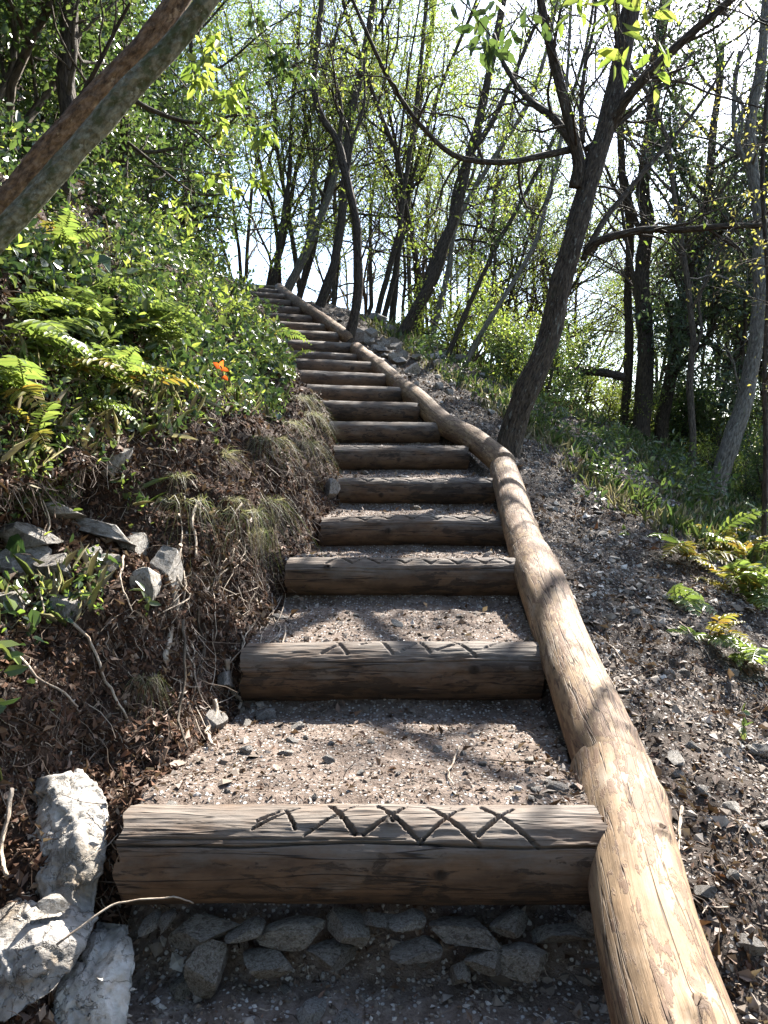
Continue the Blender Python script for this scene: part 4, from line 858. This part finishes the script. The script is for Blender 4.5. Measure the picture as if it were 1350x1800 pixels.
def foliage(rng, lst, n, lo, hi, wr=.5, spread=.08, kind=4, lv=2, down=.2, bend=.15, clump=1):
    """n leaves strung along the twigs of level >= lv"""
    tw = [q for q in lst if q[2] >= lv]; ln = np.array([np.linalg.norm(q[0][-1] - q[0][0]) for q in tw]); c = rng.choice(len(tw), n, p=ln / ln.sum())
    t = rng.random(n) ** .7; P = np.empty((n, 3)); D = np.empty((n, 3))
    for i, k in enumerate(c):
        Q = tw[k][0]; x = t[i] * (len(Q) - 1); j = min(int(x), len(Q) - 2); P[i] = Q[j] + (Q[j + 1] - Q[j]) * (x - j); D[i] = Q[j + 1] - Q[j]
    P = P + rng.normal(size=(n, 3)) * spread; D = unit(unit(D) * .5 + rng.normal(size=(n, 3)) * .7 - np.array([0, 0, down])); N = unit(rng.normal(size=(n, 3)) + np.array([0, -.1, .9])); L = lo + (hi - lo) * rng.random(n)
    rn = np.clip(.5 + .22 * fbm(P * 2.5, 2, 6) + rng.normal(size=n) * .2, 0, 1)
    return leaf_cards(P, D, N, L, L * wr, kind, bend, rn)
class Proto: pass
def proto(seed, H, r, mat, lmat, nl, lsz, lean=(0, 0), nch=(11, 6, 5), mx=3, wig=.2, ratio=.42, start=.3, spread=.1, lv=2, trop=.06, ang=(.5, 1.1), wr=.5):
    rng = np.random.default_rng(seed); out = []; grow(rng, (0, 0, -.15), (lean[0], lean[1], 1), H, r, 0, mx, out, nch, wig, trop, ratio, ang, start)
    q = Proto(); V, F, A = tubes(out[:1], (12,)); q.trunk = mesh('trunk', V, F, [M[mat]], True, A)
    b = out[1:]; V, F, A = tubes(b); q.br = mesh('branches', V, F, [M[mat]], True, A)
    q.cr = None
    if nl: V, F, A = foliage(rng, out, nl, lsz[0], lsz[1], wr, spread, 4, lv); q.cr = mesh('crown', V, F, [M[lmat]], True, A)
    return q
def place(q, p, rz, sc, lab, group, name='tree', cat='tree', tilt=(0, 0)):
    r = empty(name, p, lab, cat, group, (tilt[0], tilt[1], rz), sc)
    if q.trunk: link('trunk', q.trunk, r)
    link('branches', q.br, r)
    if q.cr: link('crown', q.cr, r)
    return r
SPR = [proto(300 + i, 7.5, .058, 'bark', 'spring', 7500, (.03, .06), (.25, 0), (13, 7, 5), start=.28, spread=.09) for i in range(4)]
BARE = [proto(320 + i, 8.0, .055, 'twig', 'yellow', 400, (.025, .045), (.2, 0), (16, 9, 6), start=.22, wig=.26) for i in range(3)]
HOLM = [proto(340 + i, 7.5, .14, 'bark', 'holm', 15000, (.07, .13), (.12, 0), (16, 7, 4), start=.12, spread=.16, ratio=.4, wr=.45) for i in range(3)]
def shrub_proto(seed, H, lmat, nl, lsz, stems=6, spread=.1, mat='twig', wr=.55):
    rng = np.random.default_rng(seed); out = []
    for k in range(stems):
        a = rng.uniform(0, 6.28); grow(rng, (math.cos(a) * .08, math.sin(a) * .08, -.1), (math.cos(a) * .5, math.sin(a) * .5, 1), H * rng.uniform(.7, 1.1), .016 * H, 1, 3, out, (0, 8, 4), .24, .05, .45, (.4, 1.1), .2)
    q = Proto(); q.trunk = None; V, F, A = tubes(out, (6, 5, 4, 3)); q.br = mesh('branches', V, F, [M[mat]], True, A)
    V, F, A = foliage(rng, out, nl, lsz[0], lsz[1], wr, spread, 4, 2); q.cr = mesh('crown', V, F, [M[lmat]], True, A); return q
SHG = [shrub_proto(400 + i, 1.9, 'green', 5600, (.04, .085)) for i in range(3)]
SHS = [shrub_proto(410 + i, 1.6, 'spring', 2800, (.035, .065)) for i in range(2)]
SHD = [shrub_proto(420 + i, 2.0, 'holm', 6000, (.05, .09)) for i in range(2)]
SHV = [shrub_proto(430 + i, 1.7, 'ivy', 5200, (.04, .075)) for i in range(2)]

def own_tree(name, base_xyz_paths, mats, lab, seed, twigs_n=(6, 4, 3), leaf=None, mx=3, cat='tree', k0=18, tw_len=.9, tstart=.3, twmat=None, skip=()):
    """trunk and limbs along given lines [(points, r0, r1)], twigs grown from them; leaf = (material, count, lo, hi)"""
    rng = np.random.default_rng(seed); lines = []
    for li, (pts, r0, r1) in enumerate(base_xyz_paths):
        if li == 0 and cat == 'tree':
            q0 = Vector(pts[0]); gz = drop(q0.x, q0.y)[0].z
            if q0.z - gz > .06: pts = [Vector((q0.x - .08 * (q0.z - gz), q0.y, gz - .1))] + list(pts)
        if li == 0 and cat == 'tree': pts = [Vector(pts[0]) + (Vector(pts[0]) - Vector(pts[1])).normalized() * .12 - Vector((0, 0, .22))] + list(pts)
        n = max(10, len(pts) * 7); P, r = smoothpath([np.array(p) for p in pts], n, np.linspace(r0, r1, len(pts))); P = P + (.18 * r.mean() * fbm(P * 2.2, 3, seed))[:, None] * rng.normal(size=3); lines.append((P, r))
    b = lines[0][0][0].copy(); root_ = empty(name, b, lab, cat); out = []
    for i, (P, r) in enumerate(lines):
        rough = .16 if i == 0 else .08
        if i == 0: r = r * (1 + .28 * np.exp(-np.linspace(0, 1, len(P)) * 22)); n2 = 90; x = np.linspace(0, len(P) - 1, n2); P2 = np.stack([np.interp(x, np.arange(len(P)), P[:, c]) for c in range(3)], -1); r2 = np.interp(x, np.arange(len(P)), r)
        else: P2, r2 = P, r
        V, F, A = tube(P2 - b, r2, k0 if i == 0 else 9, True, rough, seed + i, i * 2.2, None, 10 if k0 < 28 else 24); link('trunk' if i == 0 else 'branch', mesh('trunk' if i == 0 else 'branch', V, F, [M[mats]], True, A), root_)
        if i in skip: continue
        sprout(rng, P - b, np.minimum(r, .03), tw_len / .5, 0, mx, out, twigs_n, .26, .05, .5, (.5, 1.2), tstart if i == 0 else .2)
    if out: V, F, A = tubes([(P, r, max(1, l)) for P, r, l in out]); link('twigs', mesh('twigs', V, F, [M[twmat or mats]], True, A), root_)['kind'] = 'stuff'
    if leaf and out: V, F, A = foliage(rng, out, leaf[1], leaf[2], leaf[3], .5, .06, 4, 2); link('crown', mesh('crown', V, F, [M[leaf[0]]], True, A), root_)
    return root_
def line(pix, z, dz=0): return [pt(a, b, z + dz * i / max(1, len(pix) - 1)) for i, (a, b) in enumerate(pix)]
# the big leaning tree right of the stairs
Z6 = 7.5
own_tree('leaning_tree', [
    (line([(898, 768), (925, 690), (962, 600), (985, 500), (1018, 385), (1048, 280), (1082, 160), (1108, 20), (1140, -160), (1170, -340)], Z6), .135, .07),
    (line([(1012, 330), (1018, 290), (1008, 240), (985, 150), (962, 60), (945, -30), (930, -140)], Z6, -.3), .07, .03),
    (line([(1008, 262), (960, 272), (900, 284), (840, 283), (790, 268), (735, 215), (690, 150), (655, 80), (615, -10)], Z6, -.9), .035, .014),
    (line([(1012, 262), (975, 210), (935, 180), (905, 145), (880, 100), (868, 60)], Z6, .8), .045, .018),
    (line([(1030, 442), (1050, 425), (1090, 412), (1140, 403), (1200, 404), (1270, 398), (1350, 396), (1440, 390)], Z6, -.6), .045, .022),
    (line([(1025, 455), (1060, 390), (1100, 340), (1150, 280), (1190, 235), (1240, 170), (1290, 90)], Z6, .5), .034, .012),
    (line([(1072, 225), (1100, 175), (1150, 120), (1210, 65), (1285, 0), (1360, -60)], Z6, -.8), .055, .03),
    (line([(1032, 262), (1060, 240), (1110, 200), (1180, 135), (1220, 90)], Z6, .4), .03, .012),
    (line([(1024, 250), (1022, 190), (1028, 120), (1045, 40), (1050, -40)], Z6, .4), .028, .012),
    (line([(1080, 140), (1130, 140), (1200, 145), (1250, 165), (1340, 190)], Z6, 1.0), .022, .008)],
    'bark_main', 'big dark tree leaning right beyond the rail, with forked bare limbs', 71, (7, 5, 4), ('spring', 500, .04, .07), 3, 'tree', 26, .9, .6)
TREES = [
    ('slim_tree', [([(612, 607), (622, 560), (630, 500), (628, 440), (625, 385), (605, 300), (592, 245), (565, 205), (552, 140), (560, 60), (570, -40)], .085, .03), ([(610, 310), (620, 250), (640, 180), (640, 90)], .03, .012), ([(596, 250), (600, 190), (585, 110), (600, 20)], .035, .012)], 11.2, 'bark', 'slim twisted tree standing between the rail lengths at the upper stairs', ('spring', 900, .04, .07)),
    ('thin_tree', [([(482, 512), (490, 440), (503, 350), (510, 290), (512, 220), (520, 120), (528, 20)], .06, .025)], 15.8, 'bark', 'straight thin trunk at the very top of the stairs, leftmost', ('spring', 700, .05, .08)),
    ('leaning_tree', [([(504, 515), (525, 470), (548, 420), (568, 370), (585, 320), (610, 220), (640, 110), (660, -10)], .11, .045), ([(538, 440), (550, 380), (552, 330), (560, 250), (565, 120)], .06, .02)], 15.8, 'bark_grey', 'greyish leaning trunk at the top end of the stairs', ('spring', 1400, .05, .08)),
    ('dark_tree', [([(558, 556), (572, 510), (588, 460), (600, 390), (606, 320), (615, 220), (640, 100), (660, -20)], .10, .045)], 14.2, 'bark', 'dark trunk right of the topmost rail length', ('spring', 1400, .05, .08)),
    ('dark_tree', [([(703, 600), (725, 555), (760, 490), (785, 420), (805, 360), (825, 275), (845, 200), (865, 100), (885, 0), (905, -120)], .115, .05), ([(830, 265), (865, 215), (900, 140), (930, 70), (960, 0)], .06, .025), ([(790, 410), (800, 330), (835, 240), (875, 160)], .04, .015)], 13.6, 'bark', 'dark tree leaning right behind the rubble heap', ('spring', 900, .05, .08)),
    ('slim_tree', [([(655, 590), (672, 520), (690, 450), (703, 400), (712, 320), (730, 200), (742, 90)], .07, .03)], 15.5, 'bark', 'slim trunk behind the rubble heap, left of the dark leaning tree', ('spring', 1600, .05, .08)),
    ('slim_tree', [([(688, 575), (695, 500), (700, 440), (715, 380), (722, 280), (745, 140)], .09, .04)], 17.5, 'bark', 'dark slim trunk just left of the leaning tree behind the rubble', ('spring', 1500, .05, .08)),
    ('thin_tree', [([(762, 585), (775, 530), (790, 470), (800, 400), (835, 330), (880, 260), (930, 180)], .065, .03)], 15, 'bark_grey', 'thin grey trunk right of the dark leaning tree', ('spring', 1500, .05, .08)),
    ('thin_tree', [([(790, 620), (815, 560), (850, 480), (885, 410), (930, 330), (985, 220)], .05, .02)], 13, 'bark', 'thin trunk slanting right between the two leaning trees', ('green', 1200, .05, .08)),
    ('thin_tree', [([(820, 640), (850, 580), (900, 500), (940, 430), (960, 360), (980, 280)], .045, .02)], 12.5, 'bark_grey', 'thin pale stem slanting right near the big leaning tree', ('green', 1300, .05, .08)),
    ('grey_tree', [([(1262, 850), (1282, 780), (1308, 710), (1322, 640), (1332, 560), (1336, 460), (1334, 380), (1322, 300), (1318, 220), (1335, 130), (1345, 20)], .115, .045), ([(1322, 640), (1345, 590), (1380, 520)], .07, .03), ([(1325, 310), (1295, 250), (1290, 180), (1300, 90)], .04, .02)], 9.5, 'bark_grey', 'grey trunk at the right picture edge among undergrowth', ('yellow', 900, .03, .05)),
    ('dark_tree', [([(1135, 650), (1132, 560), (1128, 480), (1138, 390), (1130, 330), (1145, 220), (1160, 80)], .17, .07), ([(1130, 420), (1112, 370), (1100, 310)], .06, .03)], 14, 'bark', 'thick dark trunk in the evergreen shade at the right', None),
    ('dark_tree', [([(1104, 655), (1106, 580), (1104, 500), (1108, 400), (1095, 320), (1090, 220)], .09, .05)], 14.5, 'bark', 'slimmer dark trunk left of the thick evergreen trunk', None),
    ('thin_tree', [([(1342, 960), (1346, 800), (1344, 650), (1350, 500), (1340, 300), (1355, 100)], .022, .012)], 6.0, 'bark', 'very thin stem at the right edge above the ferns', ('yellow', 260, .025, .04)),
]
for i, (nm, lines_, z, mt, lab, lf) in enumerate(TREES):
    px, r0, r1 = lines_[0]                            # carry every trunk on above the picture
    while px[-1][1] > -140: px = px + [(px[-1][0] + (px[-1][0] - px[-2][0]) * .6, px[-1][1] - 90)]
    lines_ = [(px, r0, r1)] + lines_[1:]
    own_tree(nm, [(line(px, z), r0, r1) for px, r0, r1 in lines_], mt, lab, 500 + i, (9, 5, 4) if lf else (4, 3, 2), lf, 3, 'tree', 12, 1.3, .25)
# the near double trunk slanting over the upper left corner, and the one behind it
own_tree('leaning_tree', [([pt(-120, 530, 2.68), pt(0, 419, 2.66), pt(100, 304, 2.64), pt(200, 189, 2.62), pt(300, 80, 2.6), pt(362, 2, 2.58), pt(470, -140, 2.55), pt(600, -330, 2.5)], .039, .033)], 'bark_moss', 'near mossy olive trunk slanting across the upper left corner', 81, (3, 3, 2), None, 2, 'tree', 30, .7, .75, 'twig')
own_tree('leaning_tree', [([pt(-120, 490, 2.85), pt(0, 366, 2.82), pt(100, 241, 2.79), pt(200, 132, 2.77), pt(265, 62, 2.76), pt(312, -4, 2.76), pt(400, -130, 2.76), pt(520, -310, 2.76)], .04, .033)], 'bark_brown', 'flaking brown trunk slanting just above the mossy near one', 82, (3, 3, 2), None, 2, 'tree', 28, .7, .75, 'twig')
own_tree('crooked_tree', [([pt(105, 370, 4.6), pt(118, 280, 4.6), pt(122, 200, 4.6), pt(115, 140, 4.6), pt(124, 80, 4.6), pt(122, 0, 4.6), pt(130, -120, 4.6), pt(150, -300, 4.6)], .06, .045), ([pt(118, 215, 4.6), pt(170, 120, 4.4), pt(210, 40, 4.3), pt(260, -50, 4.2)], .016, .007)], 'bark', 'dark crooked trunk rising behind the leaning pair', 83, (6, 5, 4), ('green', 1800, .03, .055), 3, 'tree', 14, .9, .3, 'twig')
own_tree('fallen_trunk', [([pt(950, 655, 13.5), pt(1000, 652, 13.5), pt(1060, 655, 13.4), pt(1095, 662, 13.4)], .09, .07)], 'bark', 'fallen dark trunk lying level in the undergrowth behind the big tree', 85, (0, 0, 0), None, 1, 'fallen trunk', 10)
own_tree('bare_branch', [([pt(225, 170, 5.0), pt(270, 195, 5.0), pt(330, 214, 5.0), pt(385, 210, 5.0), pt(440, 188, 5.0)], .02, .007), ([pt(225, 250, 5.4), pt(300, 310, 5.4), pt(345, 340, 5.4), pt(400, 342, 5.3)], .012, .005)], 'twig', 'dark bare branch reaching right from the left thicket', 86, (5, 3, 2), ('green', 260, .03, .05), 2, 'branch', 9, .5, .3)

# generic trees of the wood: hilltop, right valley side, left hillside
g = np.random.default_rng(61)
def wood(lib, spots, lab, group, smin=.8, smax=1.25, name='tree', cat='tree', tl=.08):
    for x, y in spots:
        p, nn = drop(x, y); place(lib[g.integers(len(lib))], p, g.uniform(-.9, .9), g.uniform(smin, smax), lab, group, name, cat, (g.normal() * tl, g.normal() * tl))
def spots(n, f, seed):
    gg = np.random.default_rng(seed); out = []; dmin = .5
    while len(out) < n:
        q = f(gg); dmin *= .98
        if all((q[0] - a) ** 2 + (q[1] - b) ** 2 > dmin for a, b in out): out.append(q); dmin = .5
    return out
wood(SPR, spots(23, lambda r: (r.uniform(-4.5, 5), r.uniform(16.5, 26)), 1), 'slender young tree with light spring leaves on the hilltop beyond the stairs', 'spring trees of the hilltop wood')
wood(BARE, spots(24, lambda r: (r.uniform(-3, 6), r.uniform(17, 28)), 2), 'thin leafless tree of the hilltop wood', 'bare trees of the hilltop wood', .9, 1.3)
wood(BARE, spots(9, lambda r: (r.uniform(4.4, 9), r.uniform(9.5, 20)), 3), 'thin bare tree on the right slope behind the big leaning tree', 'bare trees on the right slope', .8, 1.2)
wood(SPR, spots(10, lambda r: (lambda y: (r.uniform(.2, .55) * y, y))(r.uniform(13.5, 24)), 4), 'light leaved young tree down the right slope', 'spring trees on the right slope', .7, 1.1)
wood(HOLM, [(5.2, 14.5), (8.0, 16.5), (9.8, 20), (7.6, 13.2), (6.5, 15.2)], 'dark dense evergreen oak on the right slope', 'evergreen oaks on the right', .85, 1.15, 'evergreen_oak')
wood(SHG, spots(21, lambda r: (lambda y: (Rx(y) - LLEN - 1.25 - r.random() * (.5 + .33 * y), y))(r.uniform(4.5, 15.5)), 5), 'leafy green shrub crowding the steep left hillside', 'shrubs on the left hillside', .8, 1.3, 'shrub', 'shrub', .2)
wood(SHV, spots(6, lambda r: (lambda y: (Rx(y) - LLEN - 1.5 - r.random() * (.5 + .35 * y), y))(r.uniform(4, 14)), 6), 'dark glossy shrub in the thicket of the left hillside', 'dark shrubs on the left hillside', .7, 1.1, 'shrub', 'shrub', .2)
wood(SPR, spots(14, lambda r: (lambda y: (Rx(y) - LLEN - 1.4 - r.random() * .33 * y, y))(r.uniform(7, 16)), 7), 'young leafy tree rising from the left hillside', 'young trees on the left hillside', .6, .95)
wood(HOLM, [(-6.5, 10.5)], 'dark evergreen tree high on the left hillside', None, .5, .8, 'evergreen_oak')
wood(SHS, spots(9, lambda r: (lambda y: (r.uniform(Rx(y) + 2.2, 4.5), y))(r.uniform(12.5, 19)), 8), 'light green bush behind the rubble and the leaning trees', 'light bushes behind the rubble heap', .7, 1.2, 'bush', 'bush')
wood(SHG, spots(8, lambda r: (r.uniform(2.4, 8), r.uniform(9.5, 17)), 9), 'green bush in the undergrowth right of the big tree', 'green bushes of the right undergrowth', .6, 1.0, 'bush', 'bush')
wood(SHD, spots(7, lambda r: (r.uniform(3.4, 9), r.uniform(9.5, 18)), 10), 'dark low bush in the shaded right undergrowth', 'dark bushes of the right undergrowth', .6, 1.1, 'bush', 'bush')

wood(HOLM, [(-3.2, -3.2), (2.4, -3.6), (-.4, -6.5), (4.8, -1.5), (-2.2, -9), (4.5, -7), (7, -4), (-5.5, -1.0)], 'dark evergreen oak of the wood behind the viewer, added to block sky light', 'unseen evergreen oaks added behind the viewer', .9, 1.2, 'evergreen_oak')  # unseen continuation of the wood, added to block sky light from behind
# near leafy sprays hanging into the picture
def spray(pix, z, lab, seed, n, lo, hi, mat, name='hanging_branch', r=.004, tw=5, wr=.45, ln=.22, mx=2):
    rng = np.random.default_rng(seed); P = smoothpath([np.array(p) for p in line(pix, z)], 14); b0 = P[0].copy(); P = P - b0; out = []
    o = empty(name, b0, lab, 'branch'); V, F, A = tube(P, np.linspace(r, r * .4, 14), 6); link('stem', mesh('stem', V, F, [M['twig']], True, A), o)
    sprout(rng, P, np.linspace(r, r * .4, 14) * .8, ln / .5, 0, mx, out, (tw, 3, 2), .25, -.03, .5, (.4, 1.1), .15)
    V, F, A = tubes([(p, q, 3) for p, q, l in out], rmin=.0009); link('twigs', mesh('twigs', V, F, [M['twig']], True, A), o)['kind'] = 'stuff'
    V, F, A = foliage(rng, out, n, lo, hi, wr, .012, 6, 1, .5, .12); lf = link('leaves', mesh('leaves', V, F, [M[mat]], True, A), o)
    if n > 60: lf['kind'] = 'stuff'
spray([(700, -120), (760, -50), (820, 10), (860, 60)], 2.4, 'leafy twig hanging from the top edge left of the big tree top', 1, 30, .05, .085, 'green')
spray([(880, -140), (915, -60), (940, 0), (930, 60)], 2.6, 'leaf cluster at the top edge over the pale sky', 2, 20, .045, .075, 'green')
spray([(1090, -160), (1080, -60), (1085, 20), (1090, 75)], 2.3, 'yellow green leaf cluster hanging over the big tree top', 3, 40, .05, .085, 'spring')
spray([(1190, -120), (1150, -30), (1130, 40), (1150, 90)], 2.6, 'small leaf cluster right of the big tree top', 4, 16, .05, .075, 'spring')
spray([(330, -60), (350, 60), (370, 130), (420, 170)], 3.6, 'bright leafy twig beside the upper end of the leaning pair', 5, 70, .05, .085, 'spring')
spray([(300, 120), (350, 180), (400, 210), (460, 230)], 4.0, 'bright leafy twig below the upper end of the leaning pair', 6, 80, .05, .085, 'spring')
spray([(250, 290), (330, 300), (400, 310), (470, 320)], 4.2, 'yellowish leafy twig over the middle of the left bank', 7, 80, .045, .08, 'spring')
spray([(430, -60), (450, 40), (480, 90), (530, 120)], 4.5, 'green leafy twig hanging at the top left of the sky gap', 8, 110, .045, .08, 'green')
spray([(1480, 215), (1400, 240), (1320, 255), (1230, 240)], 4.6, 'thin twig with yellow leaflets, topmost at the right edge', 9, 70, .022, .036, 'yellow', tw=8, ln=.35)
spray([(1470, 330), (1380, 330), (1290, 345), (1190, 365)], 4.8, 'thin twig with yellow leaflets reaching toward the big tree', 10, 90, .022, .036, 'yellow', tw=9, ln=.35)
spray([(1480, 470), (1400, 450), (1330, 455), (1270, 480)], 4.4, 'thin twig with yellow leaflets, lowest at the right edge', 11, 60, .022, .036, 'yellow', tw=8, ln=.3)
spray([(1450, 560), (1380, 540), (1310, 520), (1240, 500)], 5.2, 'bare looking twig with few yellow leaflets at the right', 12, 40, .022, .036, 'yellow', tw=8, ln=.35)

wood(SHS, spots(9, lambda r: (lambda y: (r.uniform(.28, .6) * y, y))(r.uniform(8.5, 17)), 14), 'light green bush in the undergrowth of the right slope', 'light bushes of the right undergrowth', .5, 1.0, 'bush', 'bush')
def plant_proto(seed, H, lmat, nl, lsz, stems=5, wr=.5, kind=6):
    rng = np.random.default_rng(seed); out = []
    for k in range(stems):
        a = rng.uniform(0, 6.28); grow(rng, (math.cos(a) * .03, math.sin(a) * .03, -.03), (math.cos(a) * .7, math.sin(a) * .7, 1), H * rng.uniform(.6, 1.2), .004, 2, 3, out, (0, 0, 5), .3, .02, .5, (.4, 1.1), .2)
    q = Proto(); q.trunk = None; V, F, A = tubes(out, (5, 4, 4, 3), .0012); q.br = mesh('stems', V, F, [M['twig']], True, A)
    V, F, A = foliage(rng, out, nl, lsz[0], lsz[1], wr, .02, kind, 2, .1, .2); q.cr = mesh('leaves', V, F, [M[lmat]], True, A); return q
PLG = [plant_proto(800 + i, .45, 'green', 150, (.035, .075)) for i in range(3)]; PLS = [plant_proto(810 + i, .4, 'spring', 120, (.03, .06)) for i in range(3)]; PLI = [plant_proto(820 + i, .3, 'ivy', 150, (.03, .055), 6, .75) for i in range(3)]
BK = lambda y0, y1, l0, l1: (lambda r: (lambda y: (Rx(y) - LLEN - l0 - r.random() * (l1 + .16 * y), y))(r.uniform(y0, y1)))
wood(PLG, spots(16, BK(3.4, 13, .45, .6), 15), 'leafy green plant on the steep left bank', 'leafy plants on the left bank', .7, 1.5, 'plant', 'plant', .3)
wood(PLS, spots(20, BK(5.5, 15.5, .5, .3), 16), 'yellow green plant on the bank edge beside the stairs', 'yellow green plants along the bank edge', .8, 1.8, 'plant', 'plant', .3)
wood(PLI, spots(30, BK(4.0, 11, .45, .5), 17), 'glossy ivy clump on the left bank', 'ivy clumps on the left bank', .6, 1.3, 'ivy_clump', 'ivy', .3)
wood(PLG, spots(16, lambda r: (lambda y: (Rx(y) + 1.3 + r.random() * .3 * y, y))(r.uniform(5.5, 12)), 18), 'small leafy plant on the right slope', 'small plants on the right slope', .6, 1.3, 'plant', 'plant', .2)
g = np.random.default_rng(91)
for k in range(26):
    a, b = g.uniform(300, 500), g.uniform(860, 1120); L = g.uniform(70, 200); pix = [(a + g.normal() * 8 * q - 6 * q, b + L * q / 4) for q in range(5)]
    root(pix, .012, g.uniform(.0025, .005), .0012, 'thin bare root hanging down the cut earth face', 'root' if g.random() < .5 else 'twig', 14)

wood(SPR, [(-4.6, 18.2), (-3.7, 19.5), (-5.4, 20.5), (-4.0, 16.9)], 'young leafy tree left of the top of the stairs', 'young trees left of the stair top', .8, 1.1)
wood(BARE, [(-5.0, 19), (-4.2, 21)], 'thin leafless tree left of the top of the stairs', 'bare trees left of the stair top', .9, 1.2)
g = np.random.default_rng(95)
def stick(pix, r, lab, lift=.006):
    P = smoothpath([np.array(hit(a, b)[0] + hit(a, b)[1] * (lift + r)) for a, b in pix], 12); P = P + .006 * fbm(P * 18, 2, 7)[:, None] * np.array([1, .5, .5]); b0 = P[0].copy()
    V, F, A = tube(P, np.linspace(r, r * .5, 12), 6, True, .15, 4, P[0][0]); o = link('stick', mesh('stick', V - b0, F, [M['twig'] if r < .004 else M['root']], True, A), None, b0); tag(o, lab, 'stick', 'fallen sticks')
stick([(806, 1318), (796, 1350), (788, 1362), (800, 1386)], .004, 'short crooked stick in the sun on the first tread')
stick([(1200, 1425), (1190, 1470), (1184, 1512)], .006, 'pale stick lying on the slope right of the lowest rail length')
stick([(1045, 1115), (1075, 1140), (1100, 1172)], .005, 'dark stick on the bare slope right of the second rail length')
stick([(1195, 1095), (1225, 1130), (1250, 1165)], .004, 'thin stick among the dead leaves below the right ferns')
stick([(955, 1340), (900, 1344), (860, 1340)], .003, 'thin dark twig lying level on the first tread by the rail')
stick([(940, 765), (985, 790), (1035, 825)], .012, 'fallen branch lying downhill from the foot of the big leaning tree')
stick([(1035, 862), (1090, 856), (1150, 850)], .010, 'grey fallen branch across the scree before the undergrowth')
stick([(1350, 880), (1310, 920), (1270, 975)], .008, 'grey branch leaning into the right fern clump', .06)
lobes = np.array([(0, 0), (.10, .16), (.25, .22), (.22, .34), (.36, .46), (.30, .56), (.34, .72), (.20, .80), (.10, .96), (0, 1.0)])
LF = np.vstack([lobes, lobes[::-1][1:-1] * [-1, 1]]); nL = len(LF); lv = np.column_stack([LF[:, 0], LF[:, 1], .12 * np.abs(LF[:, 0]) + .10 * (LF[:, 1] - .5) ** 2]); lv = np.vstack([lv, [0, .5, 0]])
lf_f = np.array([(nL, i, (i + 1) % nL) for i in range(nL)]); DL = []
for k in range(3): DL.append(mesh('dead_leaf', lv, [lf_f], [M['litter']], False, {'rnd': np.full(nL + 1, [.45, .62, .8][k])}))
for a, b, sz, lab in [(558, 1250, .045, 'small curled oak leaf under the left half of the second log step'), (735, 1688, .07, 'brown dead leaf before the stones under the lowest log'), (905, 1735, .06, 'dead oak leaf on the dark ground near the rail'), (1010, 1700, .06, 'brown leaf lying against the rail below the lowest log'), (1245, 1395, .06, 'dead leaf on the slope near the right edge'), (1165, 1640, .055, 'dead leaf beside the lowest rail length'),
                      (870, 1270, .05, 'dead leaf in the shade under the second log near the rail'), (690, 1255, .045, 'dead leaf in the shade under the middle of the second log'), (330, 1345, .05, 'dead leaf at the foot of the bank on the first tread'), (1230, 1000, .06, 'orange brown dead leaf caught among the right ferns')]:
    p, nn = hit(a, b, .008); o = link('dead_leaf', DL[g.integers(3)], None, p, (g.uniform(-.4, .4), g.uniform(-.4, .4), g.uniform(0, 6.28)), sz); tag(o, lab, 'dead leaf', 'fallen oak leaves')
